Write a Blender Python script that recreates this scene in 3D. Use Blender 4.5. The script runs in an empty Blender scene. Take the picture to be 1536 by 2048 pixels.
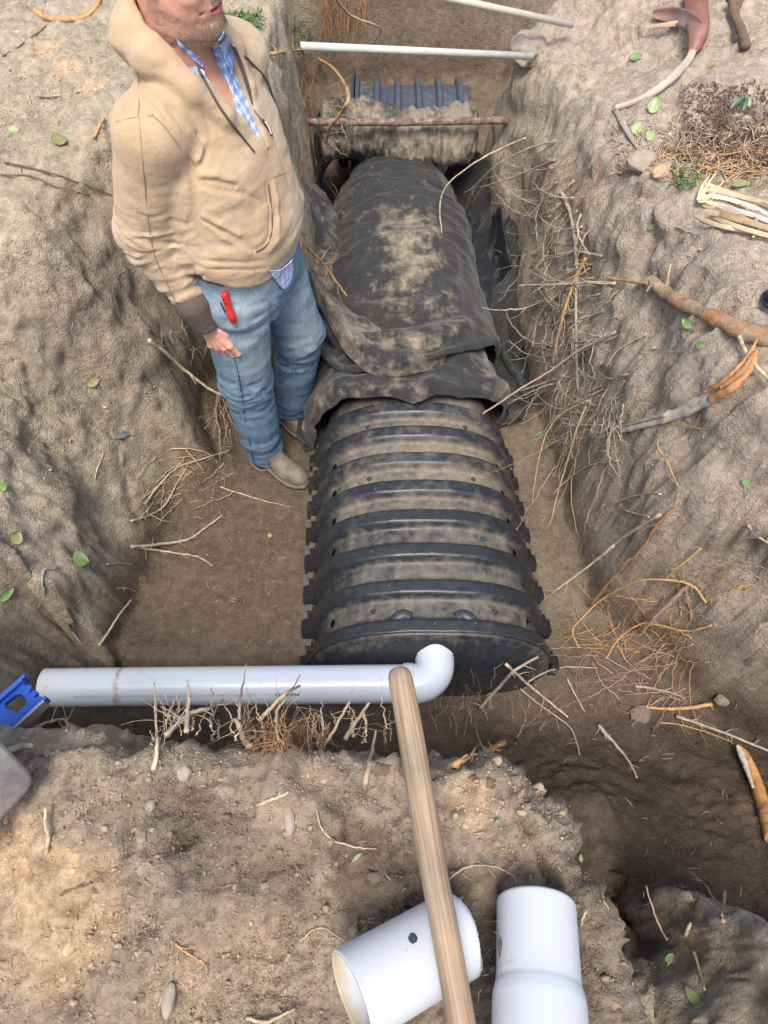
import bpy, math, random
import numpy as np
from mathutils import Vector, Matrix
from mathutils.bvhtree import BVHTree
random.seed(7); RNG = np.random.RandomState(7)
R = math.radians
scene = bpy.context.scene
# ---------------------------------------------------------------- camera
H = 2.45; PITCH = R(60); FPX = 1479.0
cam_d = bpy.data.cameras.new('camera'); cam = bpy.data.objects.new('camera', cam_d)
scene.collection.objects.link(cam); scene.camera = cam
cam.location = (0, 0, H); cam.rotation_euler = (R(90) - PITCH, 0, 0)
cam_d.sensor_fit = 'VERTICAL'; cam_d.sensor_height = 36; cam_d.lens = FPX / 2048 * 36
cam_d.clip_start = 0.02; cam_d.clip_end = 500
# ---------------------------------------------------------------- light
SUN_EL, SUN_AZ = R(68), R(186)      # azimuth measured clockwise from +Y: light from behind and left of the camera
world = bpy.data.worlds.new('World'); scene.world = world; world.use_nodes = True
wn = world.node_tree.nodes; wl = world.node_tree.links
bg = wn['Background']; sky = wn.new('ShaderNodeTexSky'); sky.sky_type = 'NISHITA'
sky.sun_disc = False; sky.sun_elevation = SUN_EL; sky.sun_rotation = SUN_AZ
sky.air_density = 1.0; sky.dust_density = 3.5; sky.ozone_density = 1.0
wl.new(sky.outputs[0], bg.inputs[0]); bg.inputs[1].default_value = 0.13
sd = bpy.data.lights.new('sun', 'SUN'); sun = bpy.data.objects.new('sun', sd); scene.collection.objects.link(sun)
sd.energy = 1.8; sd.angle = R(20); sd.color = (1.0, 0.935, 0.85)
_sv = Vector((math.sin(SUN_AZ) * math.cos(SUN_EL), math.cos(SUN_AZ) * math.cos(SUN_EL), math.sin(SUN_EL)))
sun.rotation_euler = (-_sv).to_track_quat('-Z', 'Y').to_euler()
scene.view_settings.view_transform = 'Standard'; scene.view_settings.look = 'None'
scene.view_settings.exposure = 1.02; scene.view_settings.gamma = 1.0
# ---------------------------------------------------------------- pixel rays (photo pixels 1536 x 2048) and object helpers
CP, SP = math.cos(PITCH), math.sin(PITCH)
CAM = Vector((0, 0, H))
def ray(px, py):
    u = (px - 768) / FPX; v = (1024 - py) / FPX
    return Vector((u, CP + v * SP, -SP + v * CP))
def at_z(px, py, z):
    d = ray(px, py); return CAM + d * ((z - H) / d.z)
def at_y(px, py, Y):
    d = ray(px, py); return CAM + d * (Y / d.y)
def tag(o, label=None, cat=None, group=None, kind=None):
    if label: o['label'] = label
    if cat: o['category'] = cat
    if group: o['group'] = group
    if kind: o['kind'] = kind
    return o
def empty(name, loc=(0, 0, 0), rz=0.0):
    o = bpy.data.objects.new(name, None); scene.collection.objects.link(o)
    o.location = loc; o.rotation_euler = (0, 0, rz); o.empty_display_size = 0.1
    bpy.context.view_layer.update() if False else None
    return o
def np_mesh(name, V, F, mat=None, parent=None, smooth=True, attrs=None):
    """V (n,3); F (m,3|4) array or list of faces; one mesh object. Vertices are world coordinates."""
    me = bpy.data.meshes.new(name)
    V = np.asarray(V, dtype=np.float32)
    if isinstance(F, np.ndarray):
        k = F.shape[1]; m = F.shape[0]
        me.vertices.add(len(V)); me.vertices.foreach_set('co', V.ravel())
        me.loops.add(m * k); me.loops.foreach_set('vertex_index', F.astype(np.int32).ravel())
        me.polygons.add(m); me.polygons.foreach_set('loop_start', np.arange(0, m * k, k, dtype=np.int32))
        me.polygons.foreach_set('loop_total', np.full(m, k, dtype=np.int32))
        me.update(calc_edges=True); me.validate()
    else:
        me.from_pydata([tuple(v) for v in V.tolist()], [], [tuple(f) for f in F]); me.update()
    if smooth:
        me.polygons.foreach_set('use_smooth', np.ones(len(me.polygons), dtype=bool))
    if attrs:
        for k_, a in attrs.items():
            a = np.asarray(a, dtype=np.float32)
            if a.ndim == 2:
                at = me.color_attributes.new(k_, 'FLOAT_COLOR', 'POINT')
                at.data.foreach_set('color', np.concatenate([a, np.ones((len(a), 1), np.float32)], 1).ravel())
            else:
                at = me.attributes.new(k_, 'FLOAT', 'POINT'); at.data.foreach_set('value', a)
    o = bpy.data.objects.new(name, me); scene.collection.objects.link(o)
    if mat: me.materials.append(mat)
    if parent:
        o.parent = parent
        o.matrix_parent_inverse = Matrix.LocRotScale(parent.location, parent.rotation_euler, parent.scale).inverted()
    return o
class MB:
    def __init__(s): s.v = []; s.f = []; s.n = 0
    def add(s, V, F):
        V = np.asarray(V, float).reshape(-1, 3); s.v.append(V)
        s.f += [tuple(i + s.n for i in f) for f in F]; s.n += len(V)
    def box(s, c, size, rot=None, taper=1.0):
        hx, hy, hz = [q / 2 for q in size]
        P = [(x * hx * (taper if z > 0 else 1), y * hy * (taper if z > 0 else 1), z * hz) for z in (-1, 1) for x, y in ((-1, -1), (1, -1), (1, 1), (-1, 1))]
        if rot is not None: P = [tuple(rot @ Vector(p)) for p in P]
        P = [(p[0] + c[0], p[1] + c[1], p[2] + c[2]) for p in P]
        s.add(P, [(0, 3, 2, 1), (4, 5, 6, 7), (0, 1, 5, 4), (1, 2, 6, 5), (2, 3, 7, 6), (3, 0, 4, 7)])
    def tube(s, pts, rad, n=8, cap=True, flat=1.0):
        pts = [Vector(p) for p in pts]
        if len(pts) < 2: return
        if not hasattr(rad, '__len__'): rad = [rad] * len(pts)
        rings = []; prev = None
        for i, p in enumerate(pts):
            t = (pts[min(i + 1, len(pts) - 1)] - pts[max(i - 1, 0)])
            if t.length < 1e-9: t = Vector((0, 0, 1))
            t.normalize()
            if prev is None:
                a = Vector((0, 0, 1)) if abs(t.z) < 0.9 else Vector((1, 0, 0))
                nrm = (a - t * a.dot(t)).normalized()
            else:
                nrm = (prev - t * prev.dot(t))
                nrm = nrm.normalized() if nrm.length > 1e-6 else t.orthogonal().normalized()
            prev = nrm; b = t.cross(nrm)
            for k in range(n):
                a = 2 * math.pi * k / n
                rings.append(p + nrm * (math.cos(a) * rad[i] * flat) + b * (math.sin(a) * rad[i]))
        F = []
        for i in range(len(pts) - 1):
            for k in range(n):
                k2 = (k + 1) % n
                F.append((i * n + k, i * n + k2, (i + 1) * n + k2, (i + 1) * n + k))
        if cap:
            F.append(tuple(range(n - 1, -1, -1))); F.append(tuple((len(pts) - 1) * n + k for k in range(n)))
        s.add([tuple(v) for v in rings], F)
    def build(s, name, mat=None, parent=None, smooth=True, attrs=None):
        V = np.concatenate(s.v) if s.v else np.zeros((0, 3))
        return np_mesh(name, V, s.f, mat, parent, smooth, attrs)
def spline(pts, n=6, jit=0.0, rs=None):
    P = [Vector(p) for p in pts]; out = []
    if len(P) < 3: 
        return [P[0].lerp(P[-1], i / n) for i in range(n + 1)]
    for i in range(len(P) - 1):
        p0 = P[max(i - 1, 0)]; p1 = P[i]; p2 = P[i + 1]; p3 = P[min(i + 2, len(P) - 1)]
        for k in range(n):
            t = k / n
            q = 0.5 * ((2 * p1) + (-p0 + p2) * t + (2 * p0 - 5 * p1 + 4 * p2 - p3) * t * t + (-p0 + 3 * p1 - 3 * p2 + p3) * t ** 3)
            if jit: q += Vector((random.uniform(-1, 1), random.uniform(-1, 1), random.uniform(-1, 1))) * jit
            out.append(q)
    out.append(P[-1]); return out
# ---------------------------------------------------------------- numpy noise, sdf tools
_perm = RNG.permutation(256); _perm = np.concatenate([_perm, _perm, _perm]).astype(np.int32)
_g = RNG.normal(size=(256, 3)); _g /= np.linalg.norm(_g, axis=1)[:, None]; _g = _g.astype(np.float32)
def perlin(P):
    P = np.asarray(P, np.float32); i = np.floor(P).astype(np.int32); f = P - i
    w = f * f * f * (f * (f * 6 - 15) + 10); i &= 255; r = 0
    for dx in (0, 1):
        wx = w[:, 0] if dx else 1 - w[:, 0]
        a = _perm[i[:, 0] + dx]
        for dy in (0, 1):
            wy = w[:, 1] if dy else 1 - w[:, 1]
            b = _perm[a + i[:, 1] + dy]
            for dz in (0, 1):
                wz = w[:, 2] if dz else 1 - w[:, 2]
                g = _g[_perm[b + i[:, 2] + dz] & 255]
                r = r + wx * wy * wz * (g[:, 0] * (f[:, 0] - dx) + g[:, 1] * (f[:, 1] - dy) + g[:, 2] * (f[:, 2] - dz))
    return r * 1.6
def fbm(P, freq, octv=3, gain=0.5, off=0.0, ridged=False):
    P = np.asarray(P, np.float32); r = 0; a = 1.0; f = freq
    for k in range(octv):
        n = perlin(P * f + off + 17.3 * k)
        if ridged: n = 1 - 2 * np.abs(n)
        r = r + a * n; a *= gain; f *= 2.03
    return r
def sstep(x, a=0.0, b=1.0):
    t = np.clip((x - a) / (b - a), 0, 1); return t * t * (3 - 2 * t)
def seg_d(P, a, b):
    a = np.asarray(a, float); b = np.asarray(b, float); ab = b - a
    t = np.clip(((P - a) @ ab) / max((ab @ ab), 1e-12), 0, 1)
    return np.linalg.norm(P - a - t[:, None] * ab, axis=1), t
def cone(P, a, b, ra, rb):
    d, t = seg_d(P, a, b); return d - (ra + (rb - ra) * t)
def poly_d(P, pts):
    d = np.full(len(P), 9.0)
    for a, b in zip(pts[:-1], pts[1:]): d = np.minimum(d, seg_d(P, a, b)[0])
    return d
def ell(P, c, r, M=None):
    Q = P - np.asarray(c, float)
    if M is not None: Q = Q @ M
    r = np.asarray(r, float); k = np.linalg.norm(Q / r, axis=1); k2 = np.linalg.norm(Q / (r * r), axis=1)
    return k * (k - 1) / np.maximum(k2, 1e-6)
def smin(a, b, k=0.02):
    h = np.clip(0.5 + 0.5 * (b - a) / k, 0, 1); return b + (a - b) * h - k * h * (1 - h)
def smax(a, b, k=0.02): return -smin(-a, -b, k)
def surf_nets(f, lo, hi, h):
    lo = np.asarray(lo, float); n = np.ceil((np.asarray(hi, float) - lo) / h).astype(int) + 1
    ax = [lo[i] + h * np.arange(n[i]) for i in range(3)]
    F = np.empty(n, np.float32)
    for i, x in enumerate(ax[0]):
        Y, Z = np.meshgrid(ax[1], ax[2], indexing='ij')
        P = np.stack([np.full(Y.size, x), Y.ravel(), Z.ravel()], 1)
        F[i] = f(P).reshape(Y.shape)
    S = F < 0
    nx, ny, nz = n
    acc = np.zeros((nx - 1, ny - 1, nz - 1, 3), np.float32); cnt = np.zeros((nx - 1, ny - 1, nz - 1), np.float32)
    def sl(d): return tuple(slice(d[i], n[i] - 1 + d[i]) for i in range(3))
    for a in range(3):
        for p in (0, 1):
            for q in (0, 1):
                d0 = [0, 0, 0]; o = [k for k in range(3) if k != a]; d0[o[0]] = p; d0[o[1]] = q
                d1 = list(d0); d1[a] = 1
                f0 = F[sl(d0)]; f1 = F[sl(d1)]; m = (f0 < 0) != (f1 < 0)
                t = np.where(m, f0 / np.where(m, f0 - f1, 1), 0)
                for k in range(3):
                    acc[..., k] += np.where(m, d0[k] + (t if k == a else 0), 0)
                cnt += m
    act = cnt > 0; idx = -np.ones(act.shape, np.int64); ci = np.argwhere(act); idx[act] = np.arange(len(ci))
    V = (ci + acc[act] / cnt[act][:, None]) * h + lo
    Q = []
    for a in range(3):
        o = [k for k in range(3) if k != a]
        s0 = [slice(1, n[k] - 1) for k in range(3)]; s0[a] = slice(0, n[a] - 1)
        s1 = list(s0); s1[a] = slice(1, n[a])
        A = S[tuple(s0)]; B = S[tuple(s1)]
        for flip, m in ((False, A & ~B), (True, ~A & B)):
            c = np.argwhere(m)
            if not len(c): continue
            base = c.copy(); base[:, o[0]] += 1; base[:, o[1]] += 1
            def cell(p, q):
                z = base.copy(); z[:, o[0]] -= p; z[:, o[1]] -= q; return idx[z[:, 0], z[:, 1], z[:, 2]]
            q = np.stack([cell(1, 1), cell(0, 1), cell(0, 0), cell(1, 0)], 1)
            if (a == 1) != flip: q = q[:, ::-1]
            Q.append(q)
    return V, np.concatenate(Q)
def grid_faces(nu, nv, closeu=False):
    i, j = np.meshgrid(np.arange(nu if closeu else nu - 1), np.arange(nv - 1), indexing='ij')
    i = i.ravel(); j = j.ravel(); i2 = (i + 1) % nu
    return np.stack([i * nv + j, i2 * nv + j, i2 * nv + j + 1, i * nv + j + 1], 1)
def trace(f, px, py, t0=1.0, t1=4.0, off=0.0):
    """first hit of the photo ray with sdf f"""
    d = np.array(ray(px, py)); c = np.array(CAM); L = np.linalg.norm(d)
    t = np.linspace(t0, t1, 700); v = f(c + t[:, None] * d) - off
    k = np.argmax(v < 0)
    if not (v < 0).any(): k = int(np.argmin(v)); return Vector((c + t[k] * d).tolist())
    a = t[max(k - 1, 0)]; b = t[k]; fa = v[max(k - 1, 0)]; fb = v[k]
    s = a + (b - a) * (fa / (fa - fb + 1e-12)); return Vector((c + s * d).tolist())
# ---------------------------------------------------------------- materials
def mat(name, col=(0.5, 0.5, 0.5), rough=0.6, var=0.0, vscale=8.0, attr=None, bump=0.0, bscale=100.0, bump2=0.0, b2scale=20.0,
        spec=0.5, metal=0.0, col2=None, mixscale=6.0, mixlo=0.45, mixhi=0.6, mixattr=None, stretch=None, sss=0.0, speck=None, rough2=None, sheen=0.0, coat=0.0):
    m = bpy.data.materials.new(name); m.use_nodes = True; nt = m.node_tree; N = nt.nodes; L = nt.links
    b = N['Principled BSDF']; b.inputs['Roughness'].default_value = rough; b.inputs['Metallic'].default_value = metal
    b.inputs['Specular IOR Level'].default_value = spec
    if sss: b.inputs['Subsurface Weight'].default_value = sss; b.inputs['Subsurface Radius'].default_value = (0.012, 0.004, 0.002); b.inputs['Subsurface Scale'].default_value = 1
    if sheen: b.inputs['Sheen Weight'].default_value = sheen
    if coat: b.inputs['Coat Weight'].default_value = coat
    geo = N.new('ShaderNodeTexCoord'); vec = geo.outputs['Object']
    if stretch:
        mp = N.new('ShaderNodeMapping'); mp.inputs['Scale'].default_value = stretch; L.new(vec, mp.inputs[0]); vec = mp.outputs[0]
    def noise(sc, det=4, r=0.6):
        n = N.new('ShaderNodeTexNoise'); n.inputs['Scale'].default_value = sc; n.inputs['Detail'].default_value = det; n.inputs['Roughness'].default_value = r
        L.new(vec, n.inputs['Vector']); return n.outputs['Fac']
    def mixc(a, b_, f, bt='MIX'):
        x = N.new('ShaderNodeMix'); x.data_type = 'RGBA'; x.blend_type = bt
        for s, val in ((x.inputs[6], a), (x.inputs[7], b_)):
            if isinstance(val, tuple): s.default_value = (*val, 1)
            else: L.new(val, s)
        if isinstance(f, float): x.inputs[0].default_value = f
        else: L.new(f, x.inputs[0])
        return x.outputs[2]
    def mrange(v, a, b_, c, d):
        x = N.new('ShaderNodeMapRange'); x.inputs[1].default_value = a; x.inputs[2].default_value = b_; x.inputs[3].default_value = c; x.inputs[4].default_value = d
        L.new(v, x.inputs[0]); return x.outputs[0]
    if attr:
        a = N.new('ShaderNodeAttribute'); a.attribute_name = attr; c = a.outputs['Color']
    else: c = col
    if col2 is not None:
        if mixattr:
            a2 = N.new('ShaderNodeAttribute'); a2.attribute_name = mixattr
            ad = N.new('ShaderNodeMath'); ad.operation = 'MULTIPLY_ADD'; L.new(noise(mixscale, 8, 0.7), ad.inputs[0]); ad.inputs[1].default_value = 1.3; ad.inputs[2].default_value = -0.65
            ad2 = N.new('ShaderNodeMath'); ad2.operation = 'ADD'; L.new(ad.outputs[0], ad2.inputs[0]); L.new(a2.outputs['Fac'], ad2.inputs[1])
            fac = mrange(ad2.outputs[0], mixlo, mixhi, 0, 1)
        else: fac = mrange(noise(mixscale, 8, 0.65), mixlo, mixhi, 0, 1)
        c = mixc(c, col2, fac)
        if rough2 is not None: L.new(mrange(fac, 0, 1, rough, rough2), b.inputs['Roughness'])
    if var:
        f = mrange(noise(vscale, 6, 0.65), 0.3, 0.7, 1 - var, 1 + var)
        cb = N.new('ShaderNodeCombineColor'); [L.new(f, cb.inputs[k]) for k in range(3)]
        c = mixc(c, cb.outputs[0], 1.0, 'MULTIPLY')
    if speck:
        f = mrange(noise(speck[1], 2, 0.5), speck[2], speck[2] + 0.04, 0, 1); c = mixc(c, speck[0], f)
    if isinstance(c, tuple): b.inputs['Base Color'].default_value = (*c, 1)
    else: L.new(c, b.inputs['Base Color'])
    if bump or bump2:
        prev = None
        for st, sc, dist in ((bump, bscale, 0.004), (bump2, b2scale, 0.02)):
            if st:
                bn = N.new('ShaderNodeBump'); bn.inputs['Strength'].default_value = st; bn.inputs['Distance'].default_value = dist
                L.new(noise(sc, 8, 0.7), bn.inputs['Height'])
                if prev: L.new(prev, bn.inputs['Normal'])
                prev = bn.outputs[0]
        L.new(prev, b.inputs['Normal'])
    return m
# ================================================================ TERRAIN
POLY = [ # x, y, ramp width, bank height for the edge that starts here
 (-1.05, .42, .14, .95), (-1.04, .75, .12, .62), (-.92, .79, .10, .56), (-.88, 1.10, .55, .85), (-.82, 1.36, 1.0, 1.02), (-.62, 1.58, .60, 1.05), (-.72, 1.85, .22, 1.08),
 (-.70, 2.10, .12, 1.12), (-.29, 2.16, .12, 1.12), (-.31, 3.1, .12, 1.15), (-.48, 3.15, .12, 1.15), (-.52, 4.20, .55, 1.35), (2.4, 4.3, .5, 1.3), (2.4, 3.7, .5, 1.1),
 (.46, 3.42, .20, .86), (.45, 2.85, .24, .92), (.58, 2.2, .26, 1.05), (.69, 1.5, .27, 1.08), (.73, 1.05, .27, 1.08), (.93, .80, .28, 1.08), (1.20, .56, .34, 1.05),
 (2.8, -.40, .4, 1.0), (2.6, -.85, .2, .98), (.58, .16, .17, .96), (.52, -.5, .2, .84), (.42, -.5, .12, 1.2), (.42, .08, .12, 1.2), (.355, .25, .12, 1.2), (.27, .355, .13, 1.2)]
def terrain_h(X, Y):
    """smooth height of the ground, vectorised"""
    P = np.stack([X, Y, np.zeros_like(X)], 1)
    wx = 0.05 * fbm(P, 2.6, 3, off=3.1); wy = 0.05 * fbm(P, 2.6, 3, off=9.7)
    x = X + wx; y = Y + wy
    n = len(POLY); inside = np.zeros(len(X), bool); dm = np.full(len(X), 1e9); sw = 0; sH = 0; s1 = 0
    Q = np.stack([x, y], 1)
    for i in range(n):
        ax_, ay, w, Hh = POLY[i]; bx, by = POLY[(i + 1) % n][:2]
        c = ((ay > y) != (by > y)) & (x < (bx - ax_) * (y - ay) / (by - ay + 1e-12) + ax_); inside ^= c
        a = np.array([ax_, ay]); ab = np.array([bx, by]) - a
        t = np.clip(((Q - a) @ ab) / (ab @ ab), 0, 1); d = np.linalg.norm(Q - a - t[:, None] * ab, axis=1)
        dm = np.minimum(dm, d); k = 1 / (d + 0.02) ** 4; sw = sw + w * k; sH = sH + Hh * k; s1 = s1 + k
    w = sw / s1; top = sH / s1
    top = top + 0.05 * fbm(P, 1.1, 2, off=5.5)
    right = sstep(X, 0.7, 1.5) * sstep(Y, 0.4, 1.2)
    top = top + right * 0.10 + 0.06 * right * fbm(P, 2.2, 2, off=40)
    floor = 0.015 * fbm(P, 3, 2, off=1.5)
    fr = sstep(X, 0.15, 0.45) * sstep(-Y, -0.62, -0.05); floor = floor + 0.26 * fr
    floor = floor + 0.35 * sstep(X, .35, .44) * sstep(-X, -.66, -.56) * sstep(-Y, -.12, .12)
    floor = floor + 0.12 * np.exp(-(((X - .56) / .16) ** 2 + ((Y - .33) / .13) ** 2))
    floor = floor + 0.05 * np.exp(-(((X + .80) / .14) ** 2 + ((Y - .84) / .06) ** 2))
    d = np.where(inside, 0, dm); s = np.clip(d / w, 0, 1); S = 1 - (1 - s) ** np.interp(w, [.3, .9], [2.4, 1.5])
    ins = np.where(inside, np.clip(dm / 0.12, 0, 1), 0)
    floor = floor + 0.05 * (1 - sstep(ins)) * (0.6 + 0.8 * fbm(P, 6, 2, off=8.8))
    z = floor + (top - floor) * S
    # far ground beyond: flat field
    far = sstep(np.hypot(X, Y - 1.5), 5, 12); z = z * (1 - far) + 1.15 * far
    return z, inside, d, w, S
def crease(P2, pts, width, depth, zadd):
    d = np.full(len(P2), 9.0)
    for a, b in zip(pts[:-1], pts[1:]):
        a = np.array(a); b = np.array(b); ab = b - a; t = np.clip(((P2 - a) @ ab) / (ab @ ab), 0, 1)
        d = np.minimum(d, np.linalg.norm(P2 - a - t[:, None] * ab, axis=1))
    return zadd - depth * .95 * np.exp(-(d / (width * (1 + .5 * perlin(np.stack([P2[:, 0] * 40, P2[:, 1] * 40, d * 0], 1))))) ** 2) * (1 + .8 * perlin(np.stack([P2[:, 0] * 25, P2[:, 1] * 25, d * 0 + 5], 1)))
def build_terrain():
    def axis(parts, out):
        a = []
        for lo, hi, st in parts: a += list(np.arange(lo, hi, st))
        a.append(parts[-1][1]); lo0 = a[0]; hi0 = a[-1]
        l = []; r = []; s = 0.012; x = lo0
        while x > -out: s *= 1.22; x -= s; l.append(x)
        s = 0.012; x = hi0
        while x < out: s *= 1.22; x += s; r.append(x)
        return np.array(l[::-1] + a + r)
    xs = axis([(-1.6, -0.75, .0085), (-.75, .75, .0065), (.75, 1.75, .0085)], 60)
    ys = axis([(-.35, .55, .0055), (.55, 2.2, .0085), (2.2, 4.6, .011)], 60)
    X, Y = np.meshgrid(xs, ys, indexing='ij'); sh = X.shape; X = X.ravel(); Y = Y.ravel()
    z, inside, d, w, S = terrain_h(X, Y)
    P = np.stack([X, Y, z], 1)
    Z = z.reshape(sh); gx, gy = np.gradient(Z, xs, ys)
    nrm = np.stack([-gx.ravel(), -gy.ravel(), np.ones(X.size)], 1)
    # limit the tilt of the displacement direction so that thin folds do not self-cross
    nrm /= np.linalg.norm(nrm, axis=1)[:, None]
    dist = np.hypot(X, Y - 1.6); near = sstep(-dist, -4.6, -3.4)
    bank = sstep(S, 0.05, 0.5); nearbank = sstep(-Y, -.45, -.2) * sstep(-X, -.5, -.3); right = sstep(X, 0.5, 0.9)
    wall = bank * (1 - sstep(S, 0.93, 1.0))
    lump = 0.026 * fbm(P, 5.5, 3, off=21) * (0.25 + 0.75 * bank) + right * bank * (.03 * fbm(P, 3.2, 3, off=210) - .022 * np.exp(-(fbm(P, 2.6, 3, off=310) / .06) ** 2))
    mid = 0.012 * fbm(P, 20, 4, off=4.4, gain=.6) * (0.3 + 0.7 * bank) * (1 - .65 * right) + nearbank * bank * (1 - .75 * sstep(S, .02, .2) * (1 - sstep(S, .88, .995))) * (.018 * fbm(P, 9, 3, off=404) + .014 * np.minimum(fbm(P, 14, 2, off=505, ridged=True), .5))
    rid = 0.006 * np.minimum(fbm(P, 9, 3, off=14.4, ridged=True), 0.6) * bank
    Pv = P * np.array([1, 1, 0.28]); gouge = 0.016 * fbm(P * np.array([1.6, 1.6, .12]), 14, 3, off=55, ridged=True) * right * wall
    frm = sstep(X, .1, .3) * sstep(-Y, -.68, -.5); mid = mid + frm * (.016 * fbm(P, 10, 3, off=606) + .010 * np.minimum(fbm(P, 16, 2, off=707, ridged=True), .5)); edge = 1 - .7 * sstep(S, .02, .2) * (1 - sstep(S, .85, .99))
    fine = edge * (1 + .8 * nearbank) * (0.0040 * fbm(P, 75, 3, off=2.2, gain=.65) + .004 * np.clip(fbm(P, 50, 2, off=7.7), 0, 1)) * (0.45 + 0.55 * bank)
    clod = np.clip(fbm(P, 34, 2, off=77), -.1, 1) * 0.017 * np.clip(1.3 * nearbank * sstep(fbm(P, 3.5, 2, off=31), -.3, .2) + .35 * sstep(fbm(P, 3, 2, off=131), .1, .5), 0, 1) * bank
    # shrinkage cracks
    cr = fbm(P, 4.2, 3, off=91); crk = -0.014 * np.exp(-(cr / 0.018) ** 2) * sstep(fbm(P, 2, 2, off=12), -.05, .3) * bank
    disp = (lump + mid + rid + gouge + fine + clod + crk) * (near * .9 + .1)
    P2 = P[:, :2]
    zadd = np.zeros(len(P2))
    for pts, wd, dp in GOUGES: zadd = crease(P2, pts, wd, dp, zadd)
    V = P + nrm * disp[:, None]; V[:, 2] += zadd
    # soil colours: dry sandy bank, grey-brown spoil, damp floor
    n1 = fbm(P, 1.7, 4, off=61); n2 = fbm(P, 7, 4, off=62); n3 = fbm(P, 26, 3, off=63)
    dry = np.array([.385, .326, .236]); grey = np.array([.400, .328, .255]); damp = np.array([.082, .060, .042]); sun_sand = np.array([.52, .375, .235]); dark = np.array([.235, .185, .135])
    c = dry[None] * np.ones((len(P), 1))
    def blend(c, k, f): f = np.clip(f, 0, 1)[:, None]; return c * (1 - f) + k[None] * f
    c = blend(c, grey, right * .9 + .5 * sstep(n1, -.1, .5))
    c = blend(c, np.array([.285, .222, .160]), nearbank * .8)
    c = blend(c, dark, sstep(n2 + .4 * n1, .3, .6) * .28 * bank * (1 - .6 * right))
    topleft = sstep(-X, .3, .55) * sstep(Y, 1.25, 1.6) * sstep(fbm(P, 1.6, 3, off=17), -.35, .1); c = blend(c, dark * 1.15, topleft * .45)
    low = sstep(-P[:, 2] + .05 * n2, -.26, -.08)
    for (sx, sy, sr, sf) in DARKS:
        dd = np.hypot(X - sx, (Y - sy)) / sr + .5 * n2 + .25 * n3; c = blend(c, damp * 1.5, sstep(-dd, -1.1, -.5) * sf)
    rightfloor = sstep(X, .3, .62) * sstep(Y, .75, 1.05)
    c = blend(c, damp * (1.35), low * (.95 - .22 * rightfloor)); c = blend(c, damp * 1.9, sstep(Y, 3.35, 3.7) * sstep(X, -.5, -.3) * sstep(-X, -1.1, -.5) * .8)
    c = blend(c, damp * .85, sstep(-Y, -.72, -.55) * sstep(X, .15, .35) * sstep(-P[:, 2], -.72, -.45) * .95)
    c = blend(c, damp * 1.0, sstep(-Y, -.15, .0) * sstep(X, -.05, .03) * sstep(-X, -.36, -.27) * sstep(n2, -.5, .2) * .8)
    for (sx, sy, sr, sf) in SUN_SANDS:
        dd = np.hypot(X - sx, (Y - sy)) / sr + .45 * n2 + .2 * n3; c = blend(c, sun_sand, sstep(-dd, -1.1, -.5) * sf)
    c = c * (1 + .12 * n3 + .10 * n2)[:, None]
    global COLC
    F = grid_faces(len(xs), len(ys))
    keepc = np.clip(c, .02, .8)
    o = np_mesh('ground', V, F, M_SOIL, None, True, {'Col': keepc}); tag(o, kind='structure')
    Vi = V.reshape(sh + (3,))[::2, ::2]; Fb = grid_faces(Vi.shape[0], Vi.shape[1]); COLC = keepc.reshape(sh + (3,))[::2, ::2].reshape(-1, 3)
    return Vi.reshape(-1, 3), Fb, o
GOUGES = [([(-.385, .20), (-.395, .165), (-.385, .125)], .008, .03), ([(-.35, .118), (-.32, .125), (-.29, .14)], .010, .028), ([(-.21, .10), (-.17, .095), (-.13, .105)], .011, .02),
          ([(-.30, -.01), (-.22, -.02), (-.16, -.02)], .007, .012), ([(-.16, -.05), (-.11, -.03), (-.10, .0)], .009, .014), ([(-.45, .02), (-.5, .06), (-.52, .12)], .012, .018),
          ([(.20, .20), (.235, .12), (.26, .03)], .006, .03), ([(-.18, -.07), (-.1, -.09)], .006, .01), ([(-1.02, .82), (-.955, .78)], .045, .5),
          ([(-.95, 1.5), (-.88, 1.28), (-.84, 1.12)], .012, .03), ([(1.15, 1.35), (1.3, 1.2), (1.33, 1.0)], .02, .04), ([(.95, 1.9), (1.1, 1.6), (1.12, 1.3)], .02, .04), ([(1.2, 2.3), (1.5, 2.0), (1.7, 1.9)], .03, .04)]
SUN_SANDS = [(-.56, .10, .07, .9), (-.50, .03, .11, .75), (-.60, .145, .06, .85), (.13, .18, .07, .55), (-1.02, 2.42, .07, .7), (-1.12, 2.55, .07, .8), (-.92, 2.32, .06, .8), (.98, 1.76, .09, .8), (1.08, 1.70, .08, .7), (-.30, -.06, .08, .35), (-.2, -.02, .05, .3), (1.1, .30, .08, .2)]  # warm dappled sunlight painted into the soil colour, along with some orange sandy spots
DARKS = [(1.02, 2.08, .20, .85), (1.2, 2.1, .22, .85), (1.4, 2.0, .22, .8), (.02, .08, .11, .75), (.10, .02, .09, .7), (.20, .03, .07, .6), (-.33, .16, .05, .5), (-.26, .11, .07, .45), (-.07, .16, .05, .4), (-.15, .09, .05, .35)]
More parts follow.
